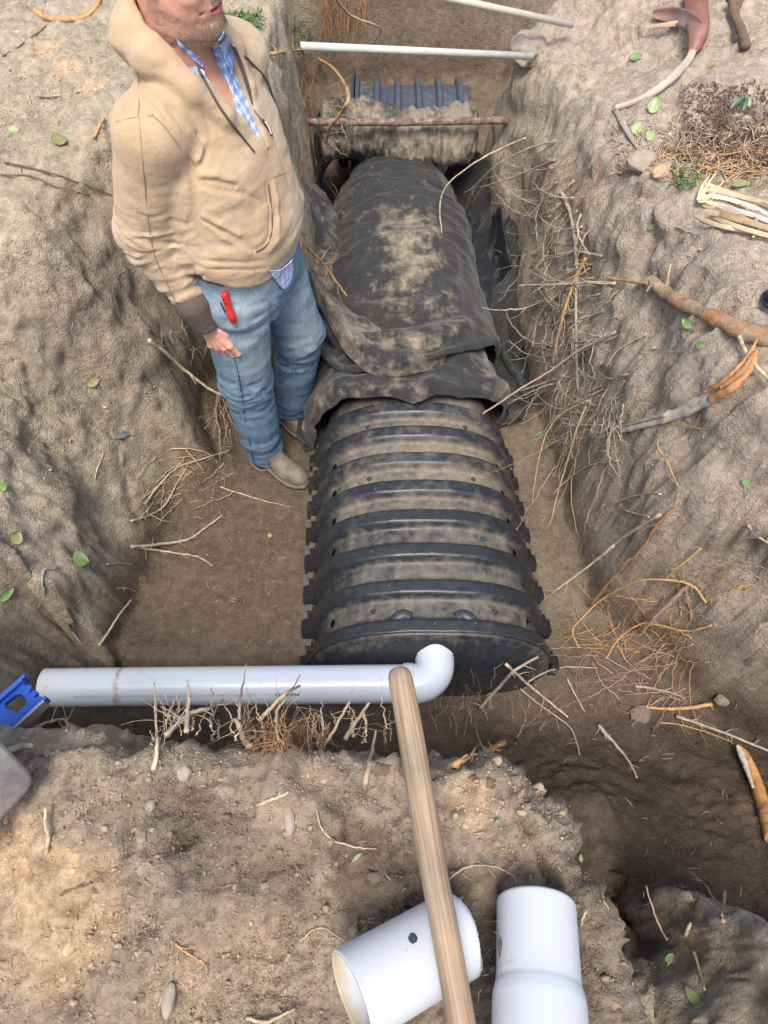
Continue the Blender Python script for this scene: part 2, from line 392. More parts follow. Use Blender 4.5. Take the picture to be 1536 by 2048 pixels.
def soil_mat():
    m = bpy.data.materials.new('soil'); m.use_nodes = True; nt = m.node_tree; N = nt.nodes; L = nt.links
    b = N['Principled BSDF']; b.inputs['Roughness'].default_value = .92; b.inputs['Specular IOR Level'].default_value = .25
    tc = N.new('ShaderNodeTexCoord')
    a = N.new('ShaderNodeAttribute'); a.attribute_name = 'Col'
    def noise(s, d=8, r=.7):
        n = N.new('ShaderNodeTexNoise'); n.inputs['Scale'].default_value = s; n.inputs['Detail'].default_value = d; n.inputs['Roughness'].default_value = r; L.new(tc.outputs['Object'], n.inputs['Vector']); return n.outputs['Fac']
    f = N.new('ShaderNodeMapRange'); f.inputs[1].default_value = .3; f.inputs[2].default_value = .7; f.inputs[3].default_value = .62; f.inputs[4].default_value = 1.38; L.new(noise(38, 10, .75), f.inputs[0])
    cb = N.new('ShaderNodeCombineColor'); [L.new(f.outputs[0], cb.inputs[k]) for k in range(3)]
    x = N.new('ShaderNodeMix'); x.data_type = 'RGBA'; x.blend_type = 'MULTIPLY'; x.inputs[0].default_value = 1; L.new(a.outputs['Color'], x.inputs[6]); L.new(cb.outputs[0], x.inputs[7])
    # pale grit specks
    v = N.new('ShaderNodeTexVoronoi'); v.inputs['Scale'].default_value = 150; L.new(tc.outputs['Object'], v.inputs['Vector'])
    mr = N.new('ShaderNodeMapRange'); mr.inputs[1].default_value = .10; mr.inputs[2].default_value = .06; mr.inputs[3].default_value = 0; mr.inputs[4].default_value = .30; L.new(v.outputs['Distance'], mr.inputs[0])
    y = N.new('ShaderNodeMix'); y.data_type = 'RGBA'; L.new(mr.outputs[0], y.inputs[0]); L.new(x.outputs[2], y.inputs[6]); y.inputs[7].default_value = (.52, .45, .34, 1)
    L.new(y.outputs[2], b.inputs['Base Color'])
    prev = None
    for vs, vd, lo, hi in ((150, .005, .38, .55),):   # crumb-like grains
        wv = N.new('ShaderNodeTexNoise'); wv.inputs['Scale'].default_value = vs * .5; L.new(tc.outputs['Object'], wv.inputs['Vector'])
        am = N.new('ShaderNodeVectorMath'); am.operation = 'MULTIPLY_ADD'; L.new(wv.outputs['Color'], am.inputs[0]); am.inputs[1].default_value = (1.6 / vs,) * 3; L.new(tc.outputs['Object'], am.inputs[2])
        vo = N.new('ShaderNodeTexVoronoi'); vo.inputs['Scale'].default_value = vs; L.new(am.outputs[0], vo.inputs['Vector'])
        k = N.new('ShaderNodeMapRange'); k.inputs[1].default_value = .0; k.inputs[2].default_value = .6; k.inputs[3].default_value = 1; k.inputs[4].default_value = 0; L.new(vo.outputs['Distance'], k.inputs[0])
        ms = N.new('ShaderNodeMapRange'); ms.inputs[1].default_value = lo; ms.inputs[2].default_value = hi; L.new(noise(5 if vs < 200 else 9, 4, .6), ms.inputs[0])
        mu = N.new('ShaderNodeMath'); mu.operation = 'MULTIPLY'; L.new(k.outputs[0], mu.inputs[0]); L.new(ms.outputs[0], mu.inputs[1])
        bn = N.new('ShaderNodeBump'); bn.inputs['Strength'].default_value = .8; bn.inputs['Distance'].default_value = vd; L.new(mu.outputs[0], bn.inputs['Height'])
        if prev: L.new(prev, bn.inputs['Normal'])
        prev = bn.outputs[0]
    for st, sc, ds in ((.8, 300, .0018), (.75, 85, .008), (.45, 30, .025)):
        bn = N.new('ShaderNodeBump'); bn.inputs['Strength'].default_value = st; bn.inputs['Distance'].default_value = ds; L.new(noise(sc), bn.inputs['Height'])
        if prev: L.new(prev, bn.inputs['Normal'])
        prev = bn.outputs[0]
    L.new(prev, b.inputs['Normal'])
    return m
M_SOIL = soil_mat()
BV, BF, ground_obj = build_terrain()
BVHS = [BVHTree.FromPolygons(BV.tolist(), BF.tolist())]
def hit(px, py, lift=0.0):
    """where the photo ray meets the ground or a solid already built; lift pulls the point up off that surface (m)"""
    d = ray(px, py).normalized(); best = None
    for b in BVHS:
        r = b.ray_cast(CAM, d, 20)
        if r[0] is not None and (best is None or r[3] < best[3]): best = r
    if best is None: return at_z(px, py, 1.1)
    return best[0] - d * lift
# ================================================================ CHAMBERS
M_PLAST = mat('black_plastic', (.022, .026, .032), .33, col2=(.185, .157, .117), mixattr='dust', mixscale=22, mixlo=.22, mixhi=.86, rough2=.80, bump=.3, bscale=70, var=.35, vscale=45, spec=.5, speck=((.20, .175, .13), 120, .72))
M_HOLE = mat('hole_black', (.004, .004, .005), .9, spec=.1)
M_PLAST2 = mat('plastic_grey', (.035, .042, .055), .45, var=.3, vscale=30)
M_POST = mat('dusty_post', (.085, .075, .060), .8, var=.3, vscale=40, bump=.3)
def arch(th, a, h, p=.80):
    c = np.cos(th); s = np.sin(th)
    return a * np.sign(c) * np.abs(c) ** p, h * np.abs(s) ** (p)
PL = [M_PLAST]
def chamber(name, label, group, frame, ribs, a, h, rib_h=.028, wide=.070, th_res=150, dustk=1.0, y0=None, y1=None, knobs=True, holes=True, logo=False, cap=None):
    """frame(x, y, z) -> world; ribs = list of y positions; arch across x, run along y"""
    root = empty(name, frame(0, ribs[len(ribs) // 2], 0)); tag(root, label, 'leaching chamber', group)
    y0 = ribs[0] - .02 if y0 is None else y0; y1 = ribs[-1] + .02 if y1 is None else y1
    ys = [y0]
    for r in ribs:
        for t in (-.62, -.5, -.40, -.30, -.18, -.06, .06, .18, .30, .40, .5, .62): ys.append(r + t * wide)
    for q, r in zip(ribs[:-1], ribs[1:]):
        ys += list(np.linspace(q + .66 * wide, r - .66 * wide, 5))
    ys.append(y1); ys = np.array(sorted(y for y in ys if y0 <= y <= y1))
    th = np.linspace(0, math.pi, th_res)
    TH, YY = np.meshgrid(th, ys, indexing='ij'); sh = TH.shape; TH = TH.ravel(); YY = YY.ravel()
    rr = np.zeros(len(YY))
    for r in ribs:
        t = np.abs(YY - r) / wide; rr = np.maximum(rr, sstep((.5 - t) / .21))
    for q, r in zip(ribs[:-1], ribs[1:]):   # a slight raised centre line in each valley
        rr += .06 * np.exp(-((YY - (q + r) / 2) / .016) ** 2)
    low = np.sin(TH) < .22; 
    off = rr * rib_h * (1 + .5 * low)
    x, z = arch(TH, 1, 1)
    x = x * (a - rib_h + off); z = z * (h - rib_h + off)
    x = np.where(np.sin(TH) < .12, x * (1 + .05 * rr), x)
    P = np.array([frame(*q) for q in zip(x, YY, z)])
    Pn = np.stack([x, YY, z], 1); n = fbm(Pn, 6, 4, off=33); n2 = fbm(Pn, 2.5, 2, off=8)
    P[:, 2] += .0025 * fbm(Pn, 11, 3, off=3)
    topness = sstep(np.sin(TH), .35, .95)
    dust = (.10 + .44 * topness * (1 - rr) + .10 * n + .30 * n2 * (1 - rr) - .03 * rr + .08 * rr * topness + .22 * sstep(YY, .95, 1.45) - .08) * dustk
    body = np_mesh('shell', P, grid_faces(*sh)[:, ::-1], PL[0], root, True, {'dust': dust})
    md = body.modifiers.new('s', 'SOLIDIFY'); md.thickness = .004; md.offset = -1
    BVHS.append(BVHTree.FromPolygons(P.tolist(), grid_faces(*sh).tolist()))
    def surf(th_, y, o=0.0, valley=True):
        x_, z_ = arch(np.array([th_]), a - rib_h + o, h - rib_h + o); return Vector(frame(x_[0], y, z_[0]))
    def nrmv(th_, y):
        p = surf(th_ - .01, y); q = surf(th_ + .01, y); t = (q - p).normalized(); ydir = (Vector(frame(0, 1, 0)) - Vector(frame(0, 0, 0))).normalized()
        nn = t.cross(ydir); c = Vector(frame(0, y, 0)); 
        return nn.normalized() if nn.dot(surf(th_, y) - c) > 0 else -nn.normalized()
    for i, (q, r) in enumerate(zip(ribs[:-1], ribs[1:])):
        ym = (q + r) / 2
        if holes:
            for th_ in (.66, math.pi - .66):
                p = surf(th_, ym); nn = nrmv(th_, ym); mb = MB(); mb.tube([p - nn * .004, p + nn * .0018], .0130, 18); mb.build('vent_hole', M_HOLE, root)
        if knobs and i % 2 == 0:
            for th_ in (1.13, 1.98):
                p = surf(th_, ym); nn = nrmv(th_, ym); mb = MB(); mb.tube([p - nn * .003, p + nn * .006], .0085, 14)
                mb.tube([p + nn * .005, p + nn * .011, p + nn * .013], [.0055, .0055, .003], 10); mb.build('bolt', M_PLAST2, root)
        for sg in (-1, 1):   # side louvres: little posts between the rib feet
            mb = MB()
            for dz, dx in ((.045, .0), ):
                c = Vector(frame(sg * (a + .004), ym, dz)); mb.box(c, (.02, .022, .07))
            c = Vector(frame(sg * (a + .014), ym, .012)); mb.box(c, (.05, (r - q) * .55, .014)); mb.build('louvre', M_POST, root, False)
    for r in ribs:
        for sg in (-1, 1):
            mb = MB(); c = Vector(frame(sg * (a + .018), r, .03)); mb.box(c, (.030, wide * .8, .060), taper=.6); mb.build('rib_foot', M_PLAST2, root, False)
    return root, surf, nrmv
CX = lambda y: np.interp(y, [.8, 1.6, 2.4, 3.2], [.150, .106, .067, .05])
KX = lambda y: np.interp(y, [.8, 1.6, 2.4, 3.2], [.94, .86, .755, .70])
def run_frame(x, y, z): return (CX(y) + x * KX(y), y, z + .003)
CA, CH = .425, .40
ribsA = [.797, .925, 1.050, 1.172, 1.284, 1.394, 1.503, 1.605]
chA, surfA, nrmA = chamber('leaching_chamber', 'ribbed black plastic chamber dusted with tan soil, white pipe elbow entering its end', 'black ribbed leaching chambers', run_frame, ribsA, CA, CH, y1=1.74)
# ---------------------------------------------------------------- end wall of the near chamber
def end_wall():
    prof = [(.797, 1.0), (.777, 1.005), (.770, .995), (.768, .975), (.764, .955), (.745, .90), (.728, .80), (.716, .66), (.708, .5), (.703, .3), (.70, .12), (.70, .01)]
    th = np.linspace(0, math.pi, 120); V = []; D = []
    for y, s in prof:
        x, z = arch(th, (CA - .006) * s, (CH - .012) * s)
        rg = .006 * np.exp(-((z - .20) / .006) ** 2) * (s < .93)
        V.append(np.stack([CX(y) + x * KX(.8), np.full_like(x, y) - rg, z + .003], 1)); D.append(.12 + .1 * fbm(V[-1], 8, 3) + (.22 * (s > .94)))
    n = len(prof); V = np.concatenate(V); F = grid_faces(n, len(th))
    o = np_mesh('end_wall', V, F, M_PLAST, chA, True, {'dust': np.concatenate(D)})
    BVHS.append(BVHTree.FromPolygons(V.tolist(), F.tolist()))
    # moulded scroll on the crown of the first rib
    for sg in (-1, 1):
        mb = MB(); pts = [surfA(math.pi / 2 + sg * q, y, -.002) for q, y in ((.34, .80), (.25, .812), (.22, .832), (.17, .842), (.12, .832))]
        mb.tube(spline(pts, 6), .019, 12); mb.build('moulded_scroll', M_PLAST2, chA)
end_wall()
def text_mesh(s, size, bold=0.0):
    cu = bpy.data.curves.new('t', 'FONT'); cu.body = s; cu.size = size; cu.offset = bold; cu.resolution_u = 3
    ob = bpy.data.objects.new('t', cu); scene.collection.objects.link(ob); bpy.context.view_layer.update()
    dg = bpy.context.evaluated_depsgraph_get(); me = ob.evaluated_get(dg).to_mesh()
    V = np.array([v.co[:] for v in me.vertices]); F = [tuple(p.vertices) for p in me.polygons]
    ob.evaluated_get(dg).to_mesh_clear(); bpy.data.objects.remove(ob); return V, F
# moulded mark on the chamber, valley between the sixth and seventh rib (reads from the far side)
def chamber_mark(txt, size, y, th0, mt):
    V, F = text_mesh(txt, size, .0004); w = V[:, 0].max(); P = []
    for x, yy, z in V:
        P.append(surfA(th0 - (x - w / 2) / .42 * -1, y - yy + size * .35, .0022)[:])
    np_mesh('moulded_mark', P, F, mt, chA, False)
M_MARK = mat('mark_dust', (.15, .125, .095), .85)
chamber_mark('H=IO', .040, (ribsA[5] + ribsA[6]) / 2, math.pi / 2 + .02, M_MARK)
# ---------------------------------------------------------------- white pipe with elbow
M_PVC = mat('white_pvc', (.53, .59, .65), .28, var=.03, vscale=5, col2=(.52, .47, .38), mixscale=5, mixlo=.66, mixhi=.80, bump=.05, bscale=30, spec=.5)
M_PVC2 = mat('white_pvc_dirty', (.49, .52, .55), .36, var=.03, vscale=5, col2=(.42, .34, .23), mixattr='dirt', mixscale=7, mixlo=.45, mixhi=.75, spec=.5)
M_INK = mat('ink', (.06, .07, .10), .6); M_INK2 = mat('ink_faded', (.30, .33, .38), .6)
def hollow(mb, p0, p1, r, th=.004, n=48, prof=None):
    """open tube; prof = [(t, r)] along it"""
    p0 = Vector(p0); p1 = Vector(p1); ax = (p1 - p0).normalized(); a = ax.orthogonal().normalized(); b = ax.cross(a); L = (p1 - p0).length
    prof = prof or [(0, r), (1, r)]
    ring = [(t, rr) for t, rr in prof] + [(t, rr - th) for t, rr in prof[::-1]]
    V = []
    for t, rr in ring:
        for k in range(n):
            q = 2 * math.pi * k / n; V.append((p0 + ax * (L * t) + a * math.cos(q) * rr + b * math.sin(q) * rr)[:])
    m = len(ring); F = [(i * n + k, i * n + (k + 1) % n, ((i + 1) % m) * n + (k + 1) % n, ((i + 1) % m) * n + k) for i in range(m) for k in range(n)]
    mb.add(V, F)
PR = .0565
pL = Vector((-1.003, .643, .298)); pRt = Vector((.075, .654, .302))
pipe = empty('drain_pipe', (-.45, .65, .24)); tag(pipe, 'long white plastic drain pipe laid across the trench with an elbow into the chamber', 'pipe')
M_PVC3 = mat('white_pvc_smeared', (.55, .61, .67), .28, var=.03, vscale=5, col2=(.34, .29, .22), mixattr='dirt', mixscale=60, mixlo=.42, mixhi=.75, bump=.05, bscale=30)
def pipe_body():
    n = 64; xs = np.concatenate([np.linspace(0, .5, 240), np.linspace(.51, 1, 30)]); V = []; D = []
    for dr in (0, -.004):
        for t in xs:
            c = pL.lerp(pRt, float(t))
            for k in range(n):
                a_ = 2 * math.pi * k / n; p = (c.x, c.y - math.sin(a_) * (PR + dr), c.z + math.cos(a_) * (PR + dr)); V.append(p)
                D.append((.62 * math.exp(-((c.x + .775) / .016) ** 2) + .45 * math.exp(-((c.x + .70) / .09) ** 2) * math.exp(-((a_ - 1.05) / .12) ** 2) + .5 * math.exp(-((c.x + .975) / .012) ** 2 - ((a_ - .3) / .2) ** 2) + .42 * math.exp(-((a_ - 1.75) / .25) ** 2) * (.6 + .4 * math.sin(c.x * 21)) + .35 * math.exp(-((c.x + 1.0) / .01) ** 2)) if dr == 0 else .5)
    m = len(xs); F = []
    for s_ in (0, 1):
        for i in range(m - 1):
            for k in range(n):
                f = (s_ * m * n + i * n + k, s_ * m * n + i * n + (k + 1) % n, s_ * m * n + (i + 1) * n + (k + 1) % n, s_ * m * n + (i + 1) * n + k); F.append(f[::-1] if s_ == 0 else f)
    for k in range(n): F.append((k, (k + 1) % n, m * n + (k + 1) % n, m * n + k))
    np_mesh('pipe_length', V, F, M_PVC3, pipe, True, {'dirt': D})
pipe_body()
mb = MB(); C = Vector((.152 - .062, .716, .302)); arc = [Vector((.152, .80, .302)), Vector((.152, .76, .302))]
arc += [C + Vector((math.cos(q), -math.sin(q), 0)) * .062 for q in np.linspace(0, math.pi / 2, 14)]
arc += [Vector((.088, .654, .302)), Vector((.058, .654, .302))]
mb.tube(arc, .0585, 40); mb.tube([(.088, .654, .302), (.087, .654, .302), (.057, .654, .302), (.056, .654, .302)], [.058, .0608, .0608, .058], 40)
mb.tube([(.152, .736, .302), (.152, .735, .302), (.152, .775, .302)], [.058, .0605, .0605], 40)
mb.build('elbow', M_PVC, pipe)
def pipe_text(txt, size, xa, xb, ang, mt, nm, bold=0.0):
    V, F = text_mesh(txt, size, bold); w = V[:, 0].max(); k = (xa - xb) / w; P = []
    for x, y, z in V:
        X = xa - x * k; t = (X - pL.x) / (pRt.x - pL.x); c = pL.lerp(pRt, t); a_ = ang + (y - size * .35) / PR
        P.append((X, c.y - math.sin(a_) * (PR + .0006), c.z + math.cos(a_) * (PR + .0006)))
    np_mesh(nm, P, F, mt, pipe, False)
pxX = lambda px: (px - 768) / FPX * 2.145
pipe_text('NAPCO', .0125, pxX(600), pxX(551), R(46), M_INK, 'printed_name', .0004)
pipe_text('\u2014\u00b7\u2014\u2014\u00b7', .011, pxX(545), pxX(520), R(46), M_INK, 'printed_dashes')
pipe_text('D-3034 4" PSM SDR35 PVC 12454 GASKETED SEWER PIPE M 62 LES-1035 10354-134 MADE IN USA (15204030152:000)', .0135, pxX(514), pxX(152), R(46), M_INK2, 'printed_line')
mb = MB()
for k in range(0):   # mud smear across the pipe, 40 cm from its cut end
    X = -.77 + random.gauss(0, .010); a_ = R(random.uniform(-35, 30)); c = pL.lerp(pRt, (X - pL.x) / (pRt.x - pL.x))
    p = c + Vector((0, -math.sin(a_), math.cos(a_))) * (PR - .0012); mb.tube([p - Vector((random.uniform(.001, .006), 0, 0)), p + Vector((random.uniform(.001, .005), .001, 0))], random.uniform(.0014, .0022), 5)

# ---------------------------------------------------------------- geotextile over the far chambers
M_GEO = mat('geotextile', (.021, .021, .020), .80, col2=(.27, .225, .155), mixattr='dust', mixscale=15, mixlo=.36, mixhi=.86, rough2=.95, var=.4, vscale=30, bump=.5, bscale=220, bump2=.25, b2scale=40, speck=((.42, .37, .27), 230, .70), sheen=.15)
M_GEOD = mat('geotextile_dark', (.018, .022, .028), .55, var=.35, vscale=25, col2=(.14, .125, .10), mixscale=9, mixlo=.55, mixhi=.8, bump=.3, bscale=160)
def lerp_tab(tab, x):
    return np.interp(x, [t[0] for t in tab], [t[1] for t in tab])
fab = empty('geotextile_sheet', (.1, 2.3, .42)); tag(fab, 'dusty black filter fabric draped over the buried chambers, its folded edge hanging in front', 'filter fabric')
def drape(name, yf, yb, off, fold, nu=150, nv=150, ext_r=None, ext_l=None, taper=False, edge=.012, dust=None, m=None, seed=0):
    us = np.linspace(-.30 if ext_r else -.02, 1.0 + (.25 if ext_l else .02), nu); vs = np.linspace(0, 1, nv)
    U, Vv = np.meshgrid(us, vs, indexing='ij'); sh = U.shape; U = U.ravel(); Vv = Vv.ravel()
    th = np.clip(U, 0, 1) * math.pi; f = lerp_tab(yf, th); Y = f + (yb - f) * Vv
    dist = Y - f
    P0 = np.stack([U * 4.2, Y * 3.2, np.full_like(U, seed)], 1)
    o = off + fold(U, th, Y, dist, P0)
    o = o + edge * np.exp(-((dist - .03) / .03) ** 2) - edge * 1.3 * np.exp(-(dist / .012) ** 2)
    sc = np.ones_like(Y)
    if taper: sc = np.where(Y > 2.55, np.sqrt(np.clip(1 - ((Y - 2.55) / .66) ** 2, .02, 1)), 1) 
    x, z = arch(th, 1, 1)
    x = CX(Y) + x * (CA * KX(Y) + o) * sc; z = z * (CH + o) * (sc * .25 + .75 + (.05 * sstep(Y, 2.0, 2.4) if taper else 0)) + .006
    if ext_r:
        e = np.clip(-U / .30, 0, 1); k = lerp_tab(ext_r, Y); wob = .012 * fbm(np.stack([Y * 7, e * 2, Y * 0], 1), 1, 2)
        x = x + e * (.05 + .11 * np.clip(k * 3, 0, 1)) + wob * (e > 0); z = z + k * e ** 1.6 + .01 * (e > 0) + .5 * np.abs(wob) * (e > 0)
    if ext_l:
        e = np.clip((U - 1) / .25, 0, 1); k = lerp_tab(ext_l, Y)
        x = x - e * (.02 + .06 * np.clip(k * 4, 0, 1)); z = z + k * e ** .8
    P = np.stack([x, Y, z], 1)
    d = dust(U, th, Y, dist) + .16 * fbm(P, 5, 4, off=3 + seed) + .10 * fbm(P, 22, 2, off=9)
    o_ = np_mesh(name, P, grid_faces(*sh)[:, ::-1], m or M_GEO, fab, True, {'dust': d})
    md = o_.modifiers.new('s', 'SOLIDIFY'); md.thickness = .004; md.offset = -1
    BVHS.append(BVHTree.FromPolygons(P.tolist(), grid_faces(*sh).tolist()))
    return P
yfB = [(-.1, 1.84), (0, 1.80), (.35, 1.77), (.8, 1.70), (1.2, 1.655), (1.45, 1.635), (1.57, 1.60), (1.68, 1.63), (1.9, 1.64), (2.3, 1.66), (2.7, 1.68), (3.14, 1.70), (3.3, 1.70)]
def foldB(U, th, Y, dist, P0):
    a = .016 * fbm(P0 * np.array([.9, 3.0, 1]), 1, 3, off=5) + .014 * fbm(P0 * np.array([3.0, .6, 1]), 1, 2, off=15)
    return a + .03 * np.exp(-((dist - .07) / .035) ** 2) * (0.6 + .5 * np.sin(th * 3 + .6)) + .03 * np.exp(-((th - 1.5) / .07) ** 2 - ((dist - .05) / .035) ** 2) + .012 - .045 * sstep(Y, 1.92, 2.1)
drape('lower_layer', yfB, 2.25, .016, foldB, ext_r=[(1.6, .02), (2.3, .22)], ext_l=[(1.66, .03), (1.75, .07), (1.95, .22), (2.25, .34)],
      dust=lambda U, th, Y, dist: .22 + .25 * np.exp(-((th - .75) / .35) ** 2) + .25 * np.exp(-((dist - .03) / .05) ** 2) * (th > 1.5) - .1 * (th > 2.5), seed=3)
yfA = [(-.1, 2.15), (0, 2.1), (.35, 2.05), (.62, 1.98), (.9, 1.90), (1.2, 1.83), (1.5, 1.755), (1.8, 1.73), (2.05, 1.745), (2.25, 1.80), (2.45, 1.90), (2.7, 2.08), (2.9, 2.25), (3.14, 2.48), (3.3, 2.5)]
def foldA(U, th, Y, dist, P0):
    a = .012 * fbm(P0 * np.array([1.3, 2.0, 1]), 1, 3, off=2) + .010 * fbm(P0 * np.array([.7, 5.0, 1]), 1, 3, off=31, ridged=True) * sstep(Y, 2.2, 2.7)
    w = np.exp(-(dist / .30) ** 2) * sstep(th, .7, 1.8)
    b = .052 * w * np.sin(dist * 34 - th * 1.9 + .8 * perlin(P0 * .8)) * sstep(dist, 0, .05)
    c = .012 * fbm(P0 * np.array([2.6, .5, 1]), 1, 2, off=71)
    return a + b + c + .03 * np.exp(-(dist / .22) ** 2) + .010 * np.exp(-((Y - 2.42 - .1 * np.cos(th)) / .02) ** 2) - .012 * np.exp(-((Y - 2.72 - .12 * np.cos(th)) / .025) ** 2)
def dustA(U, th, Y, dist):
    return .14 + .40 * np.exp(-((th - 1.5) / .38) ** 2) * sstep(Y, 1.9, 2.1) * sstep(-Y, -2.75, -2.45) + .42 * np.exp(-((th - 1.45) / .36) ** 2 - ((dist - .10) / .06) ** 2) + .26 * np.exp(-((dist - .05) / .06) ** 2) * sstep(th, 1.6, 2.0) + .12 * sstep(Y, 2.6, 2.9) - .15 * (np.abs(th - 1.57) > 1.0)
drape('upper_layer', yfA, 3.16, .030, foldA, nu=170, nv=240, ext_r=[(2.0, .05), (2.2, .16), (2.6, .30), (3.0, .36), (3.2, .36)], taper=True, dust=dustA, seed=11)
def patch(name, rows, m, parent, nu=40, nv=40, amp=.01, fr=6, dust=None, seed=0, solid=.004):
    """smooth sheet through a small grid of 3-D points, with gentle creasing"""
    rows = [[Vector(p) for p in r] for r in rows]; A = []
    for r in rows: A.append(np.array([q[:] for q in spline(r, max(2, nu // (len(r) - 1)))]))
    A = np.stack(A); B = []
    for j in range(A.shape[1]): B.append(np.array([q[:] for q in spline([Vector(A[i, j]) for i in range(A.shape[0])], max(2, nv // (A.shape[0] - 1)))]))
    G = np.stack(B); sh = G.shape[:2]; P = G.reshape(-1, 3)
    du = np.gradient(G, axis=0); dv = np.gradient(G, axis=1); nn = np.cross(du, dv).reshape(-1, 3); nn /= np.linalg.norm(nn, axis=1)[:, None] + 1e-9
    P = P + nn * (amp * fbm(P, fr, 3, off=seed))[:, None]
    at = {'dust': (dust if dust is not None else .25) + .2 * fbm(P, 7, 4, off=seed + 1)}
    o = np_mesh(name, P, grid_faces(*sh), m, parent, True, at)
    if solid: md = o.modifiers.new('s', 'SOLIDIFY'); md.thickness = solid; md.offset = 0
    return o
# strip of the fabric pulled up against the left trench wall behind the person
patch('pulled_up_flap', [[(-.40, 2.45, .62), (-.34, 2.36, .45), (-.24, 2.14, .34), (-.16, 1.95, .34)], [(-.33, 2.62, .55), (-.27, 2.52, .42), (-.20, 2.28, .36), (-.14, 2.08, .36)], [(-.28, 2.75, .45), (-.20, 2.62, .40), (-.14, 2.40, .37), (-.10, 2.18, .365)]], M_GEO, fab, amp=.022, fr=7, dust=.42, seed=4)
def hits(pts): return [hit_(x, y, l) for x, y, l in pts]
def hit_(px, py, lift=0.0):
    d = ray(px, py).normalized(); best = None
    for b in BVHS[1:]:
        r = b.ray_cast(CAM, d, 20)
        if r[0] is not None and (best is None or r[3] < best): best = r[3]
    return CAM + d * ((best if best else (at_z(px, py, .42) - CAM).length) - lift)
patch('twisted_fold', [[at_z(592, 500, .52), at_z(624, 590, .44), hit_(678, 680, .03), hit_(730, 742, .015), hit_(800, 752, .01), hit_(880, 736, .004)],
    [at_z(606, 520, .56), at_z(650, 598, .50), hit_(706, 672, .075), hit_(754, 722, .060), hit_(812, 736, .045), hit_(888, 724, .012)],
    [at_z(622, 548, .52), at_z(668, 604, .48), hit_(728, 660, .050), hit_(776, 700, .035), hit_(826, 718, .025), hit_(892, 714, .004)],
    [at_z(640, 575, .44), at_z(690, 618, .45), hit_(748, 650, .003), hit_(796, 684, .003), hit_(842, 702, .003), hit_(894, 706, .002)]], M_GEO, fab, nu=60, nv=40, amp=.012, fr=11, dust=.50, seed=14)
patch('hanging_corner', [[(-.33, 1.70, .03), (-.345, 1.86, .16), (-.35, 2.02, .28), (-.34, 2.2, .36)], [(-.315, 1.69, .01), (-.325, 1.86, .08), (-.33, 2.02, .15), (-.33, 2.2, .2)], [(-.29, 1.70, .0), (-.28, 1.86, .02), (-.28, 2.02, .03), (-.29, 2.2, .03)]], M_GEO, fab, amp=.01, fr=8, dust=.15, seed=5)
patch('side_skirt', [[(.37, 2.95, .10), (.40, 2.55, .06), (.45, 2.15, .05), (.51, 1.86, .03)], [(.46, 2.98, .20), (.50, 2.58, .14), (.55, 2.18, .07), (.59, 1.88, .03)], [(.475, 3.0, .34), (.53, 2.6, .28), (.59, 2.2, .13), (.62, 1.90, .05)]], M_GEOD, fab, amp=.008, fr=5, seed=6)
# ---------------------------------------------------------------- rolled bundle of muddy fabric
def roll():
    nu, nv = 150, 90; P = []
    for i in range(nu):
        t = i / (nu - 1)
        for j in range(nv): P.append((t, 2 * math.pi * j / nv))
    P = np.array(P); t = P[:, 0]; a = P[:, 1]
    N = np.stack([t * 14, np.cos(a) * .8, np.sin(a) * .8], 1)
    r = 1 + .15 * fbm(N, 1, 3, off=6) + .08 * fbm(N * np.array([2.2, 1, 1]), 1, 2, off=16, ridged=True) + .02 * fbm(N * 3, 1.5, 2, off=9)
    r *= np.clip(np.minimum(t, 1 - t) / .035, 0.02, 1) ** .35
    cx = -.285 + .70 * t; cy = 3.07 + .02 * np.sin(t * 7); cz = .45 + .02 * np.sin(t * 5 + 1) + .03 * t
    ra = .105 - .012 * np.exp(-((t - .55) / .05) ** 2)
    V = np.stack([cx, cy + np.cos(a) * .125 * r, cz + np.sin(a) * ra * r], 1)
    root = empty('fabric_roll', (.06, 3.0, .32)); tag(root, 'rolled bundle of mud-caked fabric lying behind the rusty rod', 'fabric roll')
    M = mat('muddy_fabric', (.07, .065, .055), .9, col2=(.29, .245, .175), mixattr='dust', mixscale=26, mixlo=.34, mixhi=.66, var=.25, vscale=30, bump=.6, bscale=120, bump2=.4, b2scale=30)
    i, j = np.meshgrid(np.arange(nu - 1), np.arange(nv), indexing='ij'); i = i.ravel(); j = j.ravel(); j2 = (j + 1) % nv
    F = np.stack([i * nv + j, (i + 1) * nv + j, (i + 1) * nv + j2, i * nv + j2], 1)
    np_mesh('bundle', V, F, M, root, True, {'dust': .45 + .25 * fbm(V * np.array([2.5, .6, .6]), 5, 3, off=3) + .12 * sstep(V[:, 0], 0, .2)})
    BVHS.append(BVHTree.FromPolygons(V.tolist(), F.tolist()))
    mb = MB()
    for k in range(6):
        rr = .095 - k * .014; pts = [(-.29 - .008 * math.sin(k * 2.1), 3.07 + math.cos(q) * rr * 1.15, .45 + math.sin(q) * rr) for q in np.linspace(.3 + k * .3, 5.6 + k * .3, 22)]
        mb.tube(pts, .007, 6)
    mb.build('rolled_edge', M_GEO, root, True, None)
roll()
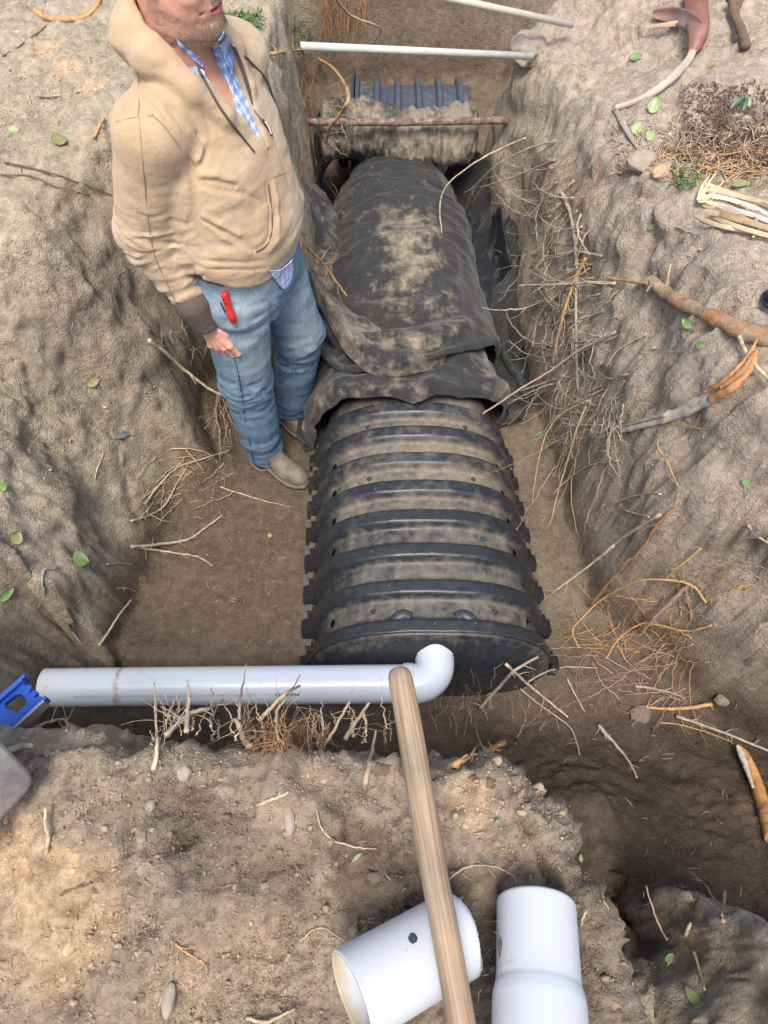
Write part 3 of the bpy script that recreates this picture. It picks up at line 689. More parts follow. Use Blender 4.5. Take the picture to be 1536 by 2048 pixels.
# ---------------------------------------------------------------- cross chamber at the far end and the arched end behind the roll
def cross_frame(x, y, z): return (y, 3.68 - x, z - .05)
ribsX = [-.14, -.035, .07, .175, .28, .385]
PL[0] = mat('blue_grey_plastic', (.060, .075, .098), .4, col2=(.20, .17, .13), mixattr='dust', mixscale=18, mixlo=.35, mixhi=.8, bump=.2, bscale=60, var=.3, vscale=30)
chX, surfX, nrmX = chamber('leaching_chamber', 'black ribbed chamber lying crosswise at the far end of the trench under the pale rods', 'black ribbed leaching chambers', cross_frame, ribsX, .33, .35, rib_h=.038, wide=.038, th_res=100, dustk=.75, y0=-.145, y1=.44, holes=False, knobs=False)
mb = MB()
for yy in (-.05 - .035, .1225 + 0, .3325): 
    pass
for yy in (-.0875, .1225, .3325):
    p = surfX(1.15, yy); n_ = nrmX(1.15, yy); m2 = MB(); m2.tube([p, p + n_ * .01], .011, 12); m2.build('bolt', M_HOLE, chX)
mb = MB(); th = np.linspace(0, math.pi, 60); xo, zo = arch(th, .35, .385); V = [(-.15, 3.68 - x, z - .05) for x, z in zip(xo, zo)] + [(-.165, 3.68 - x, z - .05) for x, z in zip(xo, zo)]
V.append((-.15, 3.68, -.05)); V.append((-.165, 3.68, -.05)); n = 60
F = [(i, i + 1, 120) for i in range(59)] + [(60 + i + 1, 60 + i, 121) for i in range(59)] + [(i, 60 + i, 61 + i, i + 1) for i in range(59)]
mb.add(V, F); mb.build('end_plate', M_PLAST2, chX, False)
def arc_frame(x, y, z): return (-.04 + x, y, z)
ch3, _s, _n = chamber('leaching_chamber', 'arched end of a black chamber just showing behind the muddy fabric roll', 'black ribbed leaching chambers', arc_frame, [3.20, 3.27, 3.335], .30, .385, rib_h=.02, wide=.05, th_res=80, dustk=.5, y0=3.14, y1=3.36, holes=False, knobs=False)
M_BLK = mat('black_rubber', (.02, .022, .025), .5, var=.3)
mb = MB()
for k in range(7):
    p = Vector((-.24 + .1 * random.random(), 3.35 + .15 * random.random(), .1)); mb.tube(spline([p, p + Vector((-.02, .05, .12)), p + Vector((.03, .02, .2 + .1 * random.random()))], 5), [.02 - .0012 * i for i in range(11)], 6)
o = mb.build('torn_liner', M_BLK); tag(o, 'crumpled black liner scraps left of the far cross chamber', 'liner')
# ---------------------------------------------------------------- rods spanning the trench
M_ROD = mat('pale_rod', (.50, .52, .46), .45, var=.12, vscale=20, col2=(.35, .30, .22), mixscale=18, mixlo=.6, mixhi=.72)
M_ROD2 = mat('cream_rod', (.55, .50, .40), .5, var=.12, vscale=20)
M_RUST = mat('rusty_rod', (.17, .105, .080), .85, var=.35, vscale=60, col2=(.30, .22, .17), mixscale=30, bump=.6, bscale=150)
a_ = at_z(630, 93, 1.07); b_ = at_z(1008, 110, .93); mb = MB(); mb.tube([a_ + (a_ - b_).normalized() * .05, b_ + (b_ - a_).normalized() * .12], .0125, 16)
tag(mb.build('spanning_rod', M_ROD), 'straight pale rod spanning the far trench, level across the picture', 'rod')
a_ = at_z(850, -14, 1.12); b_ = at_z(1100, 40, .98); mb = MB(); mb.tube([a_ + (a_ - b_).normalized() * .3, b_ + (b_ - a_).normalized() * .1], .0125, 16)
tag(mb.build('spanning_rod', M_ROD2), 'cream rod slanting across the top corner of the trench', 'rod')
a_ = at_z(648, 244, .60); b_ = at_z(980, 241, .60); mb = MB(); mb.tube([a_ + (a_ - b_).normalized() * .08] + [a_.lerp(b_, q) + Vector((0, 0, -.004 * math.sin(math.pi * q))) for q in np.linspace(0, 1, 12)] + [b_ + (b_ - a_).normalized() * .15], .0145, 14)
tag(mb.build('spanning_rod', M_RUST), 'rusty brown rod spanning the trench in front of the muddy fabric roll', 'rod')
# ================================================================ PERSON
FA = R(-24); FW = np.array([math.cos(FA), math.sin(FA), 0]); RT = np.array([math.sin(FA), -math.cos(FA), 0]); UP = np.array([0, 0, 1.0])
M3 = np.stack([FW, RT, UP], 1)
def bf(c, f=0.0, r=0.0, z=0.0): return np.array([c[0], c[1], 0]) + FW * f + RT * r + UP * z
person = empty('person', (-.42, 1.72, 0)); tag(person, 'man in a tan hooded work jacket and blue jeans standing in the trench', 'person')
HCx = np.array([-.455, 1.778, 0])
SR = np.array([-.535, 1.610, 1.405]); ER = np.array([-.618, 1.628, 1.13]); WR = np.array([-.535, 1.572, .912])
SL = np.array([-.385, 1.93, 1.40]); EL = np.array([-.40, 2.01, 1.15]); WL = np.array([-.30, 1.925, .99])
C0 = np.array([-.405, 1.72, 0])
HR = C0 + RT * .095 + UP * .90; KR = np.array([-.468, 1.64, .50]); AR = np.array([-.468, 1.655, .10])
HL = C0 - RT * .10 + UP * .90; KL = np.array([-.298, 1.83, .53]); AL = np.array([-.372, 1.86, .09])
def loftz(P, tab):
    z = P[:, 2]; T = np.array(tab); cx = np.interp(z, T[:, 0], T[:, 1]); cy = np.interp(z, T[:, 0], T[:, 2]); a = np.interp(z, T[:, 0], T[:, 3]); b = np.interp(z, T[:, 0], T[:, 4])
    Q = P - np.stack([cx, cy, z], 1); f = Q @ FW; r = Q @ RT
    k = (np.abs(f / a) ** 2.3 + np.abs(r / b) ** 2.3) ** (1 / 2.3); d = (k - 1) * np.minimum(a, b)
    return smax(d, np.maximum(T[0, 0] - z, z - T[-1, 0]), .02), f, r
# ---- body: one continuous skin; head, neck, trunk, limbs, hands
def head_sdf(P):
    c = HCx
    d = ell(P, bf(c, -.005, 0, 1.705), (.100, .078, .112), M3)
    d = smin(d, ell(P, bf(c, .032, 0, 1.625), (.078, .068, .066), M3), .03)
    d = smin(d, ell(P, bf(c, .078, 0, 1.572), (.030, .034, .026), M3), .025)
    d = smin(d, ell(P, bf(c, .028, 0, 1.572), (.062, .060, .032), M3), .025)
    d = smin(d, ell(P, bf(c, .075, 0, 1.735), (.030, .055, .018), M3), .02)          # brow
    d = smin(d, cone(P, bf(c, .098, 0, 1.715), bf(c, .122, 0, 1.668), .009, .014), .012)  # nose
    for s in (-1, 1):
        d = smin(d, ell(P, bf(c, .108, .013 * s, 1.664), (.010, .008, .007), M3), .006)
        d = smin(d, ell(P, bf(c, .070, .040 * s, 1.655), (.030, .026, .026), M3), .02)   # cheek
        d = smax(d, -ell(P, bf(c, .100, .031 * s, 1.706), (.014, .017, .011), M3), .012)
        d = smin(d, ell(P, bf(c, .082, .031 * s, 1.706), (.013, .014, .011), M3), .003)  # eyeball
        e = ell(P, bf(c, -.005, .080 * s, 1.690), (.022, .010, .034), M3); e = smax(e, -ell(P, bf(c, .0, .090 * s, 1.693), (.013, .007, .022), M3), .004)
        d = smin(d, e, .006); d = smin(d, ell(P, bf(c, .006, .077 * s, 1.660), (.010, .008, .011), M3), .006)
    # lips with a parting line, slightly open
    Q = P - bf(c, .101, 0, 1.618); f = Q @ FW; r = Q @ RT; z = Q[:, 2]
    arcf = -5.0 * r * r
    d = smin(d, ell(P, bf(c, .095, 0, 1.6245), (.016, .026, .0065), M3), .005)
    d = smin(d, ell(P, bf(c, .094, 0, 1.6095), (.016, .023, .0075), M3), .005)
    d = smax(d, -((((f - arcf - .004) / .016) ** 2 + (r / .028) ** 2 + ((z + .001) / .0030) ** 2) ** .5 - 1) * .003, .002)
    d = d + .0035 * np.exp(-(seg_d(P, bf(c, .098, .030, 1.652), bf(c, .082, .040, 1.607))[0] / .006) ** 2) + .0035 * np.exp(-(seg_d(P, bf(c, .098, -.030, 1.652), bf(c, .082, -.040, 1.607))[0] / .006) ** 2)
    d = d + .003 * np.exp(-(seg_d(P, bf(c, .097, .018, 1.593), bf(c, .097, -.018, 1.593))[0] / .006) ** 2)
    d = smin(d, cone(P, bf(c, -.022, 0, 1.62), bf(c, -.02, 0, 1.42), .064, .070), .03)
    d = d + .0012 * fbm(P, 60, 2)
    return d
def body_sdf(P):
    d = cone(P, bf(HCx, -.02, 0, 1.50), bf(HCx, -.02, 0, 1.38), .07, .11)
    t, _, _ = loftz(P, [(.90, -.405, 1.72, .12, .15), (1.05, -.405, 1.725, .13, .16), (1.2, -.425, 1.75, .14, .185), (1.35, -.445, 1.775, .11, .175), (1.44, -.455, 1.78, .08, .12)])
    d = smin(d, t, .03)
    for a, b, c in ((SR, ER, WR), (SL, EL, WL)):
        d = smin(d, cone(P, a, b, .062, .050), .02); d = smin(d, cone(P, b, c, .048, .036), .01)
    for a, b, c in ((HR, KR, AR), (HL, KL, AL)):
        d = smin(d, cone(P, a, b, .082, .060), .02); d = smin(d, cone(P, b, c, .058, .045), .01)
    return d
def norm(v): v = np.asarray(v, float); return v / np.linalg.norm(v)
def hand_parts(W, d, n, mirror=1, curl=1.0):
    """W wrist, d towards the fingers, n out of the back of the hand; thumb side = mirror * d x n"""
    d = norm(d); n = norm(n - d * np.dot(n, d)); s = norm(np.cross(d, n)) * mirror
    def L(x, y, z): return W + s * x + n * y + d * z      # x to the thumb side, y dorsal, z distal
    seg = []
    fing = [(.033, .088, .045, .027, .019, .0098, .95), (.011, .093, .048, .030, .020, .0100, 1.05), (-.011, .090, .044, .028, .019, .0096, 1.12), (-.031, .082, .034, .021, .017, .0086, 1.2)]
    for x, z0, l1, l2, l3, r, k in fing:
        p = L(x, .002, z0); ang = .28 * k * curl; chain = [L(x * .55, .0, z0 * .45), p]; q = p
        for ln, da in ((l1, .0), (l2, .95), (l3, .55)):
            ang += da * k * curl; q = q + (d * math.cos(ang) - n * math.sin(ang) + s * (x * .8 if da == 0 else 0)) * ln; chain.append(q)
        seg.append((chain, [r * 1.25, r * 1.15, r, r * .94, r * .82]))
    th = [L(.020, -.004, .018), L(.040, -.014, .045), L(.048, -.028, .075), L(.042, -.040, .100)]
    seg.append((th, [.015, .0145, .0115, .0095]))
    return L, seg
def hand_sdf(P, W, d, n, mirror=1, curl=1.0):
    L, seg = hand_parts(W, d, n, mirror, curl); D = cone(P, L(0, 0, -.06), L(0, 0, .0), .030, .027)
    d_ = norm(d); n_ = norm(n - d_ * np.dot(n, d_)); s_ = norm(np.cross(d_, n_)) * mirror; M = np.stack([s_, n_, d_], 1)
    D = smin(D, ell(P, L(.003, -.002, .045), (.043, .016, .056), M), .012); D = smin(D, ell(P, L(.001, .0, .078), (.042, .013, .020), M), .010)
    D = smin(D, ell(P, L(.022, -.010, .035), (.018, .014, .030), M), .012)
    for chain, rr in seg[:4]:
        f = np.full(len(P), 9.0)
        for i in range(len(chain) - 1): f = smin(f, cone(P, chain[i], chain[i + 1], rr[i], rr[i + 1]), .0025)
        f = smin(f, np.linalg.norm(P - chain[1], axis=1) - rr[1] * 1.08, .004)   # knuckle
        f = smin(f, np.linalg.norm(P - chain[2], axis=1) - rr[2] * 1.04, .003)
        D = smin(D, f, .0035)
    f = np.full(len(P), 9.0); chain, rr = seg[4]
    for i in range(len(chain) - 1): f = smin(f, cone(P, chain[i], chain[i + 1], rr[i], rr[i + 1]), .004)
    D = smin(D, f, .008)
    for chain, rr in seg[:4]:   # tendons and knuckle creases
        D = D - .0012 * np.exp(-(seg_d(P, L(0, .014, .02), chain[1] + n_ * .010)[0] / .004) ** 2)
        D = D + .0008 * np.exp(-(np.linalg.norm(P - (chain[2] + n_ * rr[2]), axis=1) / .004) ** 2)
    return D + .0005 * fbm(P, 130, 2)
HD = np.array([.30, -.10, -.95]); HN = np.array([-.30, -.92, .12])
W_HR = np.array([-.516, 1.550, .862])
HDL = np.array([.45, -.65, -.35]); HNL = np.array([.75, .30, .2]); W_HL = np.array([-.318, 1.925, .975])
def skin_build():
    Vs = []; Fs = []; n = 0
    for f, lo, hi, h in ((lambda P: smin(head_sdf(P), body_sdf(P), .01), bf(HCx, 0, 0, 1.43) - np.array([.18, .18, 0]), bf(HCx, 0, 0, 1.84) + np.array([.18, .18, 0]), .0033),
                         (body_sdf, (-.72, 1.52, .03), (-.16, 2.10, 1.445), .012),
                         (lambda P: hand_sdf(P, W_HR, HD, HN, -1), W_HR - .13, W_HR + np.array([.15, .10, .08]), .0024),
                         (lambda P: hand_sdf(P, W_HL, HDL, HNL, 1), W_HL - np.array([.10, .19, .15]), W_HL + .14, .003)):
        V, F = surf_nets(f, lo, hi, h); Vs.append(V); Fs.append(F + n); n += len(V)
    V = np.concatenate(Vs); F = np.concatenate(Fs)
    q = V - HCx; f = q @ FW; r = q @ RT; z = V[:, 2]
    skin = np.array([.70, .36, .25]); c = np.ones((len(V), 1)) * skin[None]
    def bl(k, m): 
        nonlocal c; m = np.clip(m, 0, 1)[:, None]; c = c * (1 - m) + np.array(k)[None] * m
    nz = fbm(V, 30, 3); bl((.74, .39, .28), .25 * sstep(nz, -.3, .6)); bl((.68, .31, .23), .25 * sstep(fbm(V, 14, 2, off=5), .1, .7))
    hd = sstep(z, 1.50, 1.54)
    stub = hd * sstep(f, -.03, .03) * sstep(-z, -1.615 + 0, -1.575) ; stub = np.maximum(stub, hd * np.exp(-((z - 1.637) / .009) ** 2) * sstep(f, .075, .09) * (np.abs(r) < .032) * .9)
    jaw = hd * sstep(-(z - 1.605 - .45 * np.clip(.06 - f, 0, .09)), -.016, .012) * sstep(f, -.04, -.01); stub = np.maximum(stub, jaw * .85)
    spk = .55 + .45 * sstep(fbm(V, 260, 2, off=3), -.2, .3)
    bl((.235, .175, .13), stub * .78 * spk * sstep(z, 1.535, 1.555))
    bl((.42, .19, .12), .7 * sstep(-z, -1.545, -1.525) * sstep(z, 1.40, 1.45))
    lip = np.exp(-(((z - 1.612) / .0085) ** 2) ** 2) * (np.abs(r) < .024) * sstep(f, .080, .088); bl((.52, .145, .145), lip * .9)
    bl((.10, .03, .03), np.exp(-((z - 1.6172 ) / .0022) ** 2) * (np.abs(r) < .024) * sstep(f, .078, .086) * .9)
    for s in (-1, 1):
        eye = np.linalg.norm(V - bf(HCx, .086, .031 * s, 1.706), axis=1) < .0125; c[eye & (np.abs(z - 1.706) < .006)] = (.75, .73, .70)
        iris = np.linalg.norm(V - bf(HCx, .096, .031 * s, 1.706), axis=1) < .0055; c[iris] = (.08, .12, .16)
    hb = sstep(-z, -.86, -.84); bl((.66, .36, .27), hb * .6)
    M = mat('skin', attr='Col', rough=.5, sss=.12, bump=.25, bscale=300, var=.08, vscale=80, spec=.4)
    return np_mesh('body', V, F, M, person, True, {'Col': c})
skin_build()
# ---- hair
def hair_sdf(P):
    d = ell(P, bf(HCx, -.012, 0, 1.715), (.103, .083, .112), M3); Q = P - HCx; f = Q @ FW
    return smax(smax(d, -(P[:, 2] - 1.655 - .75 * np.clip(f + .01, 0, 1)), .01), f - .07, .01) + .003 * fbm(P * np.array([1, 1, .4]), 90, 2)
V, F = surf_nets(hair_sdf, bf(HCx, 0, 0, 1.63) - np.array([.14, .14, 0]), bf(HCx, 0, 0, 1.85) + np.array([.14, .14, 0]), .005)
np_mesh('hair', V, F, mat('hair', (.075, .050, .034), .6, var=.5, vscale=300, bump=.4, bscale=300), person)
mb = MB(); rs = np.random.RandomState(3)
for k in range(1500):   # short greying whiskers on chin, jaw and upper lip
    a = rs.normal(0, .85); zz = 1.562 + abs(rs.normal(0, .014)) if rs.rand() < .85 else rs.normal(1.637, .003)
    if abs(a) > 2.0 or (zz > 1.600 and zz < 1.62): continue
    if zz > 1.61: a = rs.uniform(-.35, .35)
    dr = FW * math.cos(a * .75) + RT * math.sin(a * .75) + UP * (-.25 if zz < 1.575 else 0); dr = norm(dr); o0 = bf(HCx, .03, 0, zz)
    t = np.linspace(.03, .11, 60); v = head_sdf(o0 + t[:, None] * dr); i = np.argmax(v > 0); p = o0 + dr * t[i]
    e = p + norm(dr * .5 - UP * .8 + RT * rs.uniform(-.3, .3)) * rs.uniform(.004, .009) * (1.4 if abs(a) < .5 and zz < 1.575 else 1)
    mb.tube([p, e], [.00045, .00025], 3, cap=False)
mb.build('whiskers', mat('whisker', (.30, .23, .165), .6), person)
# ---- jeans
def jeans_sdf(P):
    d, _f, _r = loftz(P, [(.80, -.41, 1.72, .120, .165), (.90, -.41, 1.72, .150, .182), (1.0, -.41, 1.72, .155, .185), (1.08, -.41, 1.72, .150, .18)])
    d = smin(d, cone(P, HR, KR, .108, .088), .03); d = smin(d, cone(P, KR, AR - UP * .05, .088, .074), .03)
    l = cone(P, HL, KL, .108, .088); l = smin(l, cone(P, KL, AL - UP * .03, .086, .070), .03)
    d = smin(d, l, .022)
    z = P[:, 2]
    d = smax(smax(d, z - 1.06, .01), -(z - .045 - .03 * np.sin((P[:, 0] + P[:, 1]) * 14)), .004)
    kn = np.exp(-((z - .47) / .10) ** 2); an = np.exp(-((z - .12) / .09) ** 2); hp = np.exp(-((z - .82) / .08) ** 2)
    fold = fbm(P * np.array([7, 7, 20]), 1, 2, off=6) ; fold2 = fbm(P * np.array([11, 11, 34]), 1, 2, off=26, ridged=True)
    d = d + (.007 * kn + .006 * an + .005 * hp + .0015) * fold + .004 * (kn + .6 * an + .5 * hp) * fold2
    for a, b, w, dp in JCR: d = d + dp * np.exp(-(seg_d(P, a, b)[0] / w) ** 2)
    return d
JCR = []
def jray(f, x, y, o=0): return np.array(trace(f, x, y, 1.4, 3.2, o))
for (x0, y0, x1, y1, w, dp) in ((505, 770, 545, 792, .010, .007), (515, 800, 546, 790, .012, -.006), (540, 590, 545, 700, .012, .006), (560, 580, 610, 560, .007, .004), (555, 598, 615, 575, .007, .004), (552, 640, 600, 650, .008, .004), (550, 700, 582, 705, .010, .006), (550, 740, 580, 732, .010, .006), (560, 770, 590, 750, .010, .005), (430, 760, 470, 768, .008, .004), (450, 800, 500, 790, .010, .004), (490, 880, 550, 870, .010, .004), (440, 640, 520, 632, .008, .003), (455, 610, 530, 605, .008, .003)):
    JCR.append((jray(jeans_sdf, x0, y0), jray(jeans_sdf, x1, y1), w, dp))
V, F = surf_nets(jeans_sdf, (-.62, 1.50, .02), (-.16, 2.0, 1.08), .0062)
def denim_col(V):
    n = fbm(V * np.array([1, 1, .25]), 60, 3, off=4); n2 = fbm(V, 7, 3, off=14); z = V[:, 2]
    base = np.array([.155, .245, .34]); lite = np.array([.36, .43, .45]); dk = np.array([.065, .125, .215])
    fd = np.zeros(len(V))
    for (x, y, r) in ((500, 620, .12), (515, 680, .10), (520, 730, .09), (600, 600, .10), (615, 650, .09), (610, 690, .06), (470, 560, .07)):
        p = jray(jeans_sdf, x, y); fd = np.maximum(fd, np.exp(-(np.linalg.norm(V - p, axis=1) / r) ** 2))
    m = np.clip(fd * .85 + .25 * n2, 0, 1)[:, None]; c = base * (1 - m) + lite * m
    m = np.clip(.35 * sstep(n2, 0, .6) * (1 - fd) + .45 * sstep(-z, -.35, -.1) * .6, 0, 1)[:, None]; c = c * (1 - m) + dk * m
    return c * (1 + .16 * n)[:, None]
M_DEN = mat('denim', attr='Col', rough=.85, var=.18, vscale=180, stretch=(1, 1, .35), bump=.3, bscale=420, spec=.2)
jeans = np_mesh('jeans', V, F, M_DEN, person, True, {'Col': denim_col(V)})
M_ST = mat('stitch', (.36, .42, .46), .8); M_STD = mat('seam_dark', (.03, .06, .11), .9)
def traced(f, pts, r, name, mt, parent, off=.001, n=5, jit=0, nn=6, flat=1.0):
    P = [trace(f, x, y, 1.3, 3.3, off) for x, y in pts]; m_ = MB(); P = spline(P, n)
    m_.tube(P, r, nn, flat=flat); return m_.build(name, mt, parent)
sm = MB()
for pts in ([(461, 708), (470, 745), (478, 790), (485, 840), (492, 880), (503, 925)], [(547, 610), (568, 650), (580, 680), (584, 715), (580, 760), (572, 800), (560, 830)], [(553, 608), (574, 648), (587, 680), (590, 715), (586, 760), (577, 800)]):
    sm.tube(spline([trace(jeans_sdf, x, y, 1.3, 3.3, .0006) for x, y in pts], 10), .0011, 5)
for pts in ([(430, 573), (445, 582)], [(460, 584), (480, 578), (495, 565), (503, 550)], [(462, 589), (482, 583), (498, 570), (507, 553)], [(476, 545), (479, 560), (478, 574)], [(482, 545), (485, 560), (484, 572)], [(500, 925), (520, 940), (545, 937), (562, 925)]):
    sm.tube(spline([trace(jeans_sdf, x, y, 1.3, 3.3, .0006) for x, y in pts], 8), .0009, 5)
sm.build('stitching', M_ST, jeans)
sm = MB(); pk = [trace(jeans_sdf, x, y, 1.3, 3.3, 0) for x, y in [(468, 715), (476, 745), (484, 790), (491, 840), (498, 880), (508, 925)]]; sp = spline(pk, 14)
sm.tube(sp, [(.0022 if i % 3 else .0006) for i in range(len(sp))], 6)
sm.build('seam_shadow', M_STD, jeans)
# ---- boots
M_BOOT = mat('boot_leather', (.12, .098, .075), .72, col2=(.20, .168, .128), mixscale=14, mixlo=.4, mixhi=.62, var=.2, vscale=60, bump=.4, bscale=90)
M_SOLE = mat('boot_sole', (.16, .135, .105), .9, var=.2)
def boot(heel, toe, z0=.0):
    h = np.array([*heel, 0.0]); t = np.array([*toe, 0.0]); L = np.linalg.norm(t - h); u = (t - h) / L; v = np.array([u[1], -u[0], 0]); M = np.stack([u, v, UP], 1)
    def out(P, grow=0.0):
        Q = (P - h) @ M; x, y, z = Q.T; k = x / L
        wd = np.interp(k, [0, .1, .25, .45, .65, .8, .92, 1.0], [.020, .033, .036, .036, .046, .046, .036, .016]) + grow
        return x, y, z, k, np.maximum(np.abs(y) - wd, np.maximum(-x - grow, x - L - grow))
    def up(P):
        x, y, z, k, o = out(P); top = np.interp(k, [0, .2, .38, .55, .75, .92, 1], [.16, .16, .15, .085, .066, .056, .040])
        rnd = top - .9 * (np.abs(y) / .046) ** 2.4 * np.interp(k, [0, .35, .5, 1], [.0, .0, .028, .030])
        d = smax(o, z - z0 - rnd, .02); d = smax(d, z0 + .018 - z, .004)
        sh = cone(P, h + u * (L * .26) + UP * .10, h + u * (L * .24) + UP * .30, .048, .060); d = smin(d, sh, .03)
        return d + .0018 * fbm(P, 38, 2) + .003 * np.exp(-((k - .60) / .02) ** 2) * np.abs(np.sin(y * 60)) + .0015 * np.exp(-((z - z0 - .05 - .10 * np.clip(.5 - k, 0, 1)) / .004) ** 2)
    def so(P):
        x, y, z, k, o = out(P, .006); d = smax(o, z - z0 - .022, .004); d = smax(d, z0 - z, .002)
        return smax(d, -np.maximum(np.abs(x - L * .42) - .035, z - z0 - .010), .003)
    rt_ = empty('boot', (float(h[0]), float(h[1]), 0)); bpy.data.objects.remove(rt_)
    lo = np.minimum(h, t) - .08; hi = np.maximum(h, t) + .08; lo[2] = z0 - .01; hi[2] = .26
    V, F = surf_nets(up, lo, hi, .0055); b = np_mesh('boot', V, F, M_BOOT, person); hi[2] = z0 + .05
    V, F = surf_nets(so, lo, hi, .0055); np_mesh('sole', V, F, M_SOLE, b)
boot((-.535, 1.697), (-.300, 1.525), .012); boot((-.455, 1.90), (-.300, 1.765), .012)
# ---- jacket
TJ0 = [(.93, -.41, 1.72, .155, .185), (1.0, -.41, 1.72, .172, .200), (1.06, -.41, 1.725, .185, .215), (1.12, -.415, 1.735, .185, .220), (1.2, -.425, 1.75, .176, .220), (1.3, -.438, 1.767, .165, .225), (1.38, -.450, 1.778, .142, .200), (1.44, -.458, 1.782, .115, .160), (1.50, -.465, 1.785, .085, .105)]
TJ = [(z, x - .014, y, a, b) for z, x, y, a, b in TJ0]
JC = []
def jacket_base(P):
    d, f, r = loftz(P, TJ); d = smax(d, 1.012 + .13 * r - .13 * f - P[:, 2] + .006 * np.sin(f * 30), .012)
    a = cone(P, SR, ER, .088, .096); a = smin(a, cone(P, ER, WR, .092, .058), .03); d = smin(d, a, .009)
    b = cone(P, SL, EL, .088, .090); b = smin(b, cone(P, EL, WL, .088, .062), .03); d = smin(d, b, .022)
    sh = cone(P, SR, bf(HCx, 0, .02, 1.45), .085, .075); d = smin(d, sh, .03); d = smin(d, cone(P, SL, bf(HCx, 0, -.02, 1.45), .085, .075), .03)
    return d
def wcut(P):
    Q = P - np.array([-.45, 1.777, 0]); f = Q @ FW; r = Q @ RT; z = P[:, 2]
    half = np.clip((z - 1.30) * .34, 0, .060); return np.maximum(np.maximum(np.abs(r + .018) - half, -f + .02), 1.285 - z) , f, r
def jacket_sdf(P):
    d = jacket_base(P); z = P[:, 2]
    # hood lying back: thick cloth ring round the neck, higher behind
    hp = [bf(HCx, .125, .018, 1.335), bf(HCx, .105, .060, 1.405), bf(HCx, .055, .098, 1.475), bf(HCx, -.020, .108, 1.545), bf(HCx, -.076, .080, 1.555), bf(HCx, -.092, .0, 1.56), bf(HCx, -.076, -.078, 1.555), bf(HCx, -.025, -.108, 1.540), bf(HCx, .055, -.098, 1.470), bf(HCx, .100, -.070, 1.405), bf(HCx, .118, -.050, 1.340)]
    hr = [.016, .026, .036, .044, .048, .050, .046, .040, .030, .022, .014]
    hd = np.full(len(P), 9.0)
    for i in range(len(hp) - 1): hd = smin(hd, cone(P, hp[i], hp[i + 1], hr[i], hr[i + 1]), .02)
    hd = smin(hd, ell(P, bf(HCx, -.078, .01, 1.545), (.060, .098, .092), M3), .03)
    hd = smax(hd, -ell(P, bf(HCx, .01, 0, 1.66), (.105, .083, .20), M3), .012)
    hd = hd + .003 * fbm(P * np.array([6, 6, 12]), 1.6, 2, off=44)
    d = smin(d, hd, .012)
    # seam groove where hood meets the yoke
    w, f, r = wcut(P)
    d = smax(d, -w, .004)
    d = smax(d, -(ell(P, bf(HCx, -.01, 0, 1.52), (.080, .080, .10), M3)), .01)
    # folds
    el = np.exp(-((z - 1.13) / .10) ** 2) * sstep(-(P @ RT) + (ER @ RT), -.12, .04) * 0
    da, ta = seg_d(P, SR, ER); db, tb = seg_d(P, ER, WR); arm = np.minimum(da, db) < .125
    s = np.where(da < db, ta, 1 + tb); fa = fbm(np.stack([s * 6.5, (P @ FW) * 9, (P @ RT) * 9], 1), 1, 2, off=12, ridged=True)
    d = d + arm * (.0075 * np.exp(-((s - 1.02) / .28) ** 2) + .0085 * np.exp(-((s - 1.75) / .35) ** 2) + .0015) * fa
    fb = fbm(P * np.array([5, 5, 13]), 1.3, 3, off=7); d = d + (~arm) * .0035 * fb + (~arm) * .0028 * np.maximum(fbm(P * np.array([4, 4, 9]), 1.2, 2, off=170, ridged=True), -.2)
    for a, b, wd, dp in JC: d = d + 1.15 * dp * np.exp(-(seg_d(P, a, b)[0] / (wd * .68)) ** 2)
    return d
def jh(x, y): return np.array(trace(jacket_base, x, y, 1.2, 3.0))
for pts, wd, dp in (([(395, 362), (430, 362), (470, 372)], .009, .008), ([(400, 370), (440, 380), (490, 388), (530, 408)], .008, .007), ([(395, 350), (430, 352), (470, 362)], .012, -.005),
                    ([(392, 435), (440, 460), (480, 482), (505, 500)], .007, .008), ([(395, 428), (440, 450), (480, 470)], .010, -.006), ([(400, 440), (450, 478), (500, 508)], .009, -.004),
                    ([(300, 195), (335, 240), (375, 290), (392, 332)], .007, .004), ([(335, 215), (370, 265), (395, 310)], .008, .005), ([(395, 270), (415, 300), (400, 335), (388, 360)], .008, .010), ([(380, 260), (405, 290), (398, 320)], .012, -.006),
                    ([(385, 340), (388, 380), (393, 430), (400, 480), (406, 505)], .011, .018), ([(270, 165), (240, 190), (212, 215)], .009, .009), ([(262, 180), (232, 210), (215, 235)], .010, -.006),
                    ([(268, 478), (300, 482), (350, 472)], .006, .006), ([(268, 470), (300, 474), (345, 466)], .007, -.005), ([(285, 515), (320, 518), (355, 512)], .007, .006), ([(350, 505), (380, 495), (400, 500)], .007, .006), ([(355, 480), (385, 465), (398, 468)], .007, .006),
                    ([(320, 540), (360, 545), (395, 530)], .008, .006), ([(335, 570), (370, 585), (410, 575)], .007, .007), ([(350, 600), (385, 612), (425, 590)], .006, .007), ([(380, 560), (405, 552), (420, 560)], .006, .006),
                    ([(340, 440), (370, 450), (392, 445)], .008, .005), ([(280, 430), (300, 436), (330, 430)], .008, .004), ([(395, 520), (460, 525), (530, 522)], .008, .004), ([(534, 368), (539, 400), (542, 440), (540, 470), (530, 490), (508, 503)], .006, .013), ([(548, 368), (554, 400), (557, 440), (554, 480), (540, 500)], .010, -.007), ([(250, 130), (300, 146), (350, 150), (392, 140)], .007, .008), ([(400, 535), (470, 540), (540, 536)], .006, .004)):
    P = [jh(x, y) for x, y in pts]
    for a, b in zip(P[:-1], P[1:]): JC.append((a, b, wd, dp))
V, F = surf_nets(jacket_sdf, (-.76, 1.46, .855), (-.16, 2.12, 1.74), .0050)
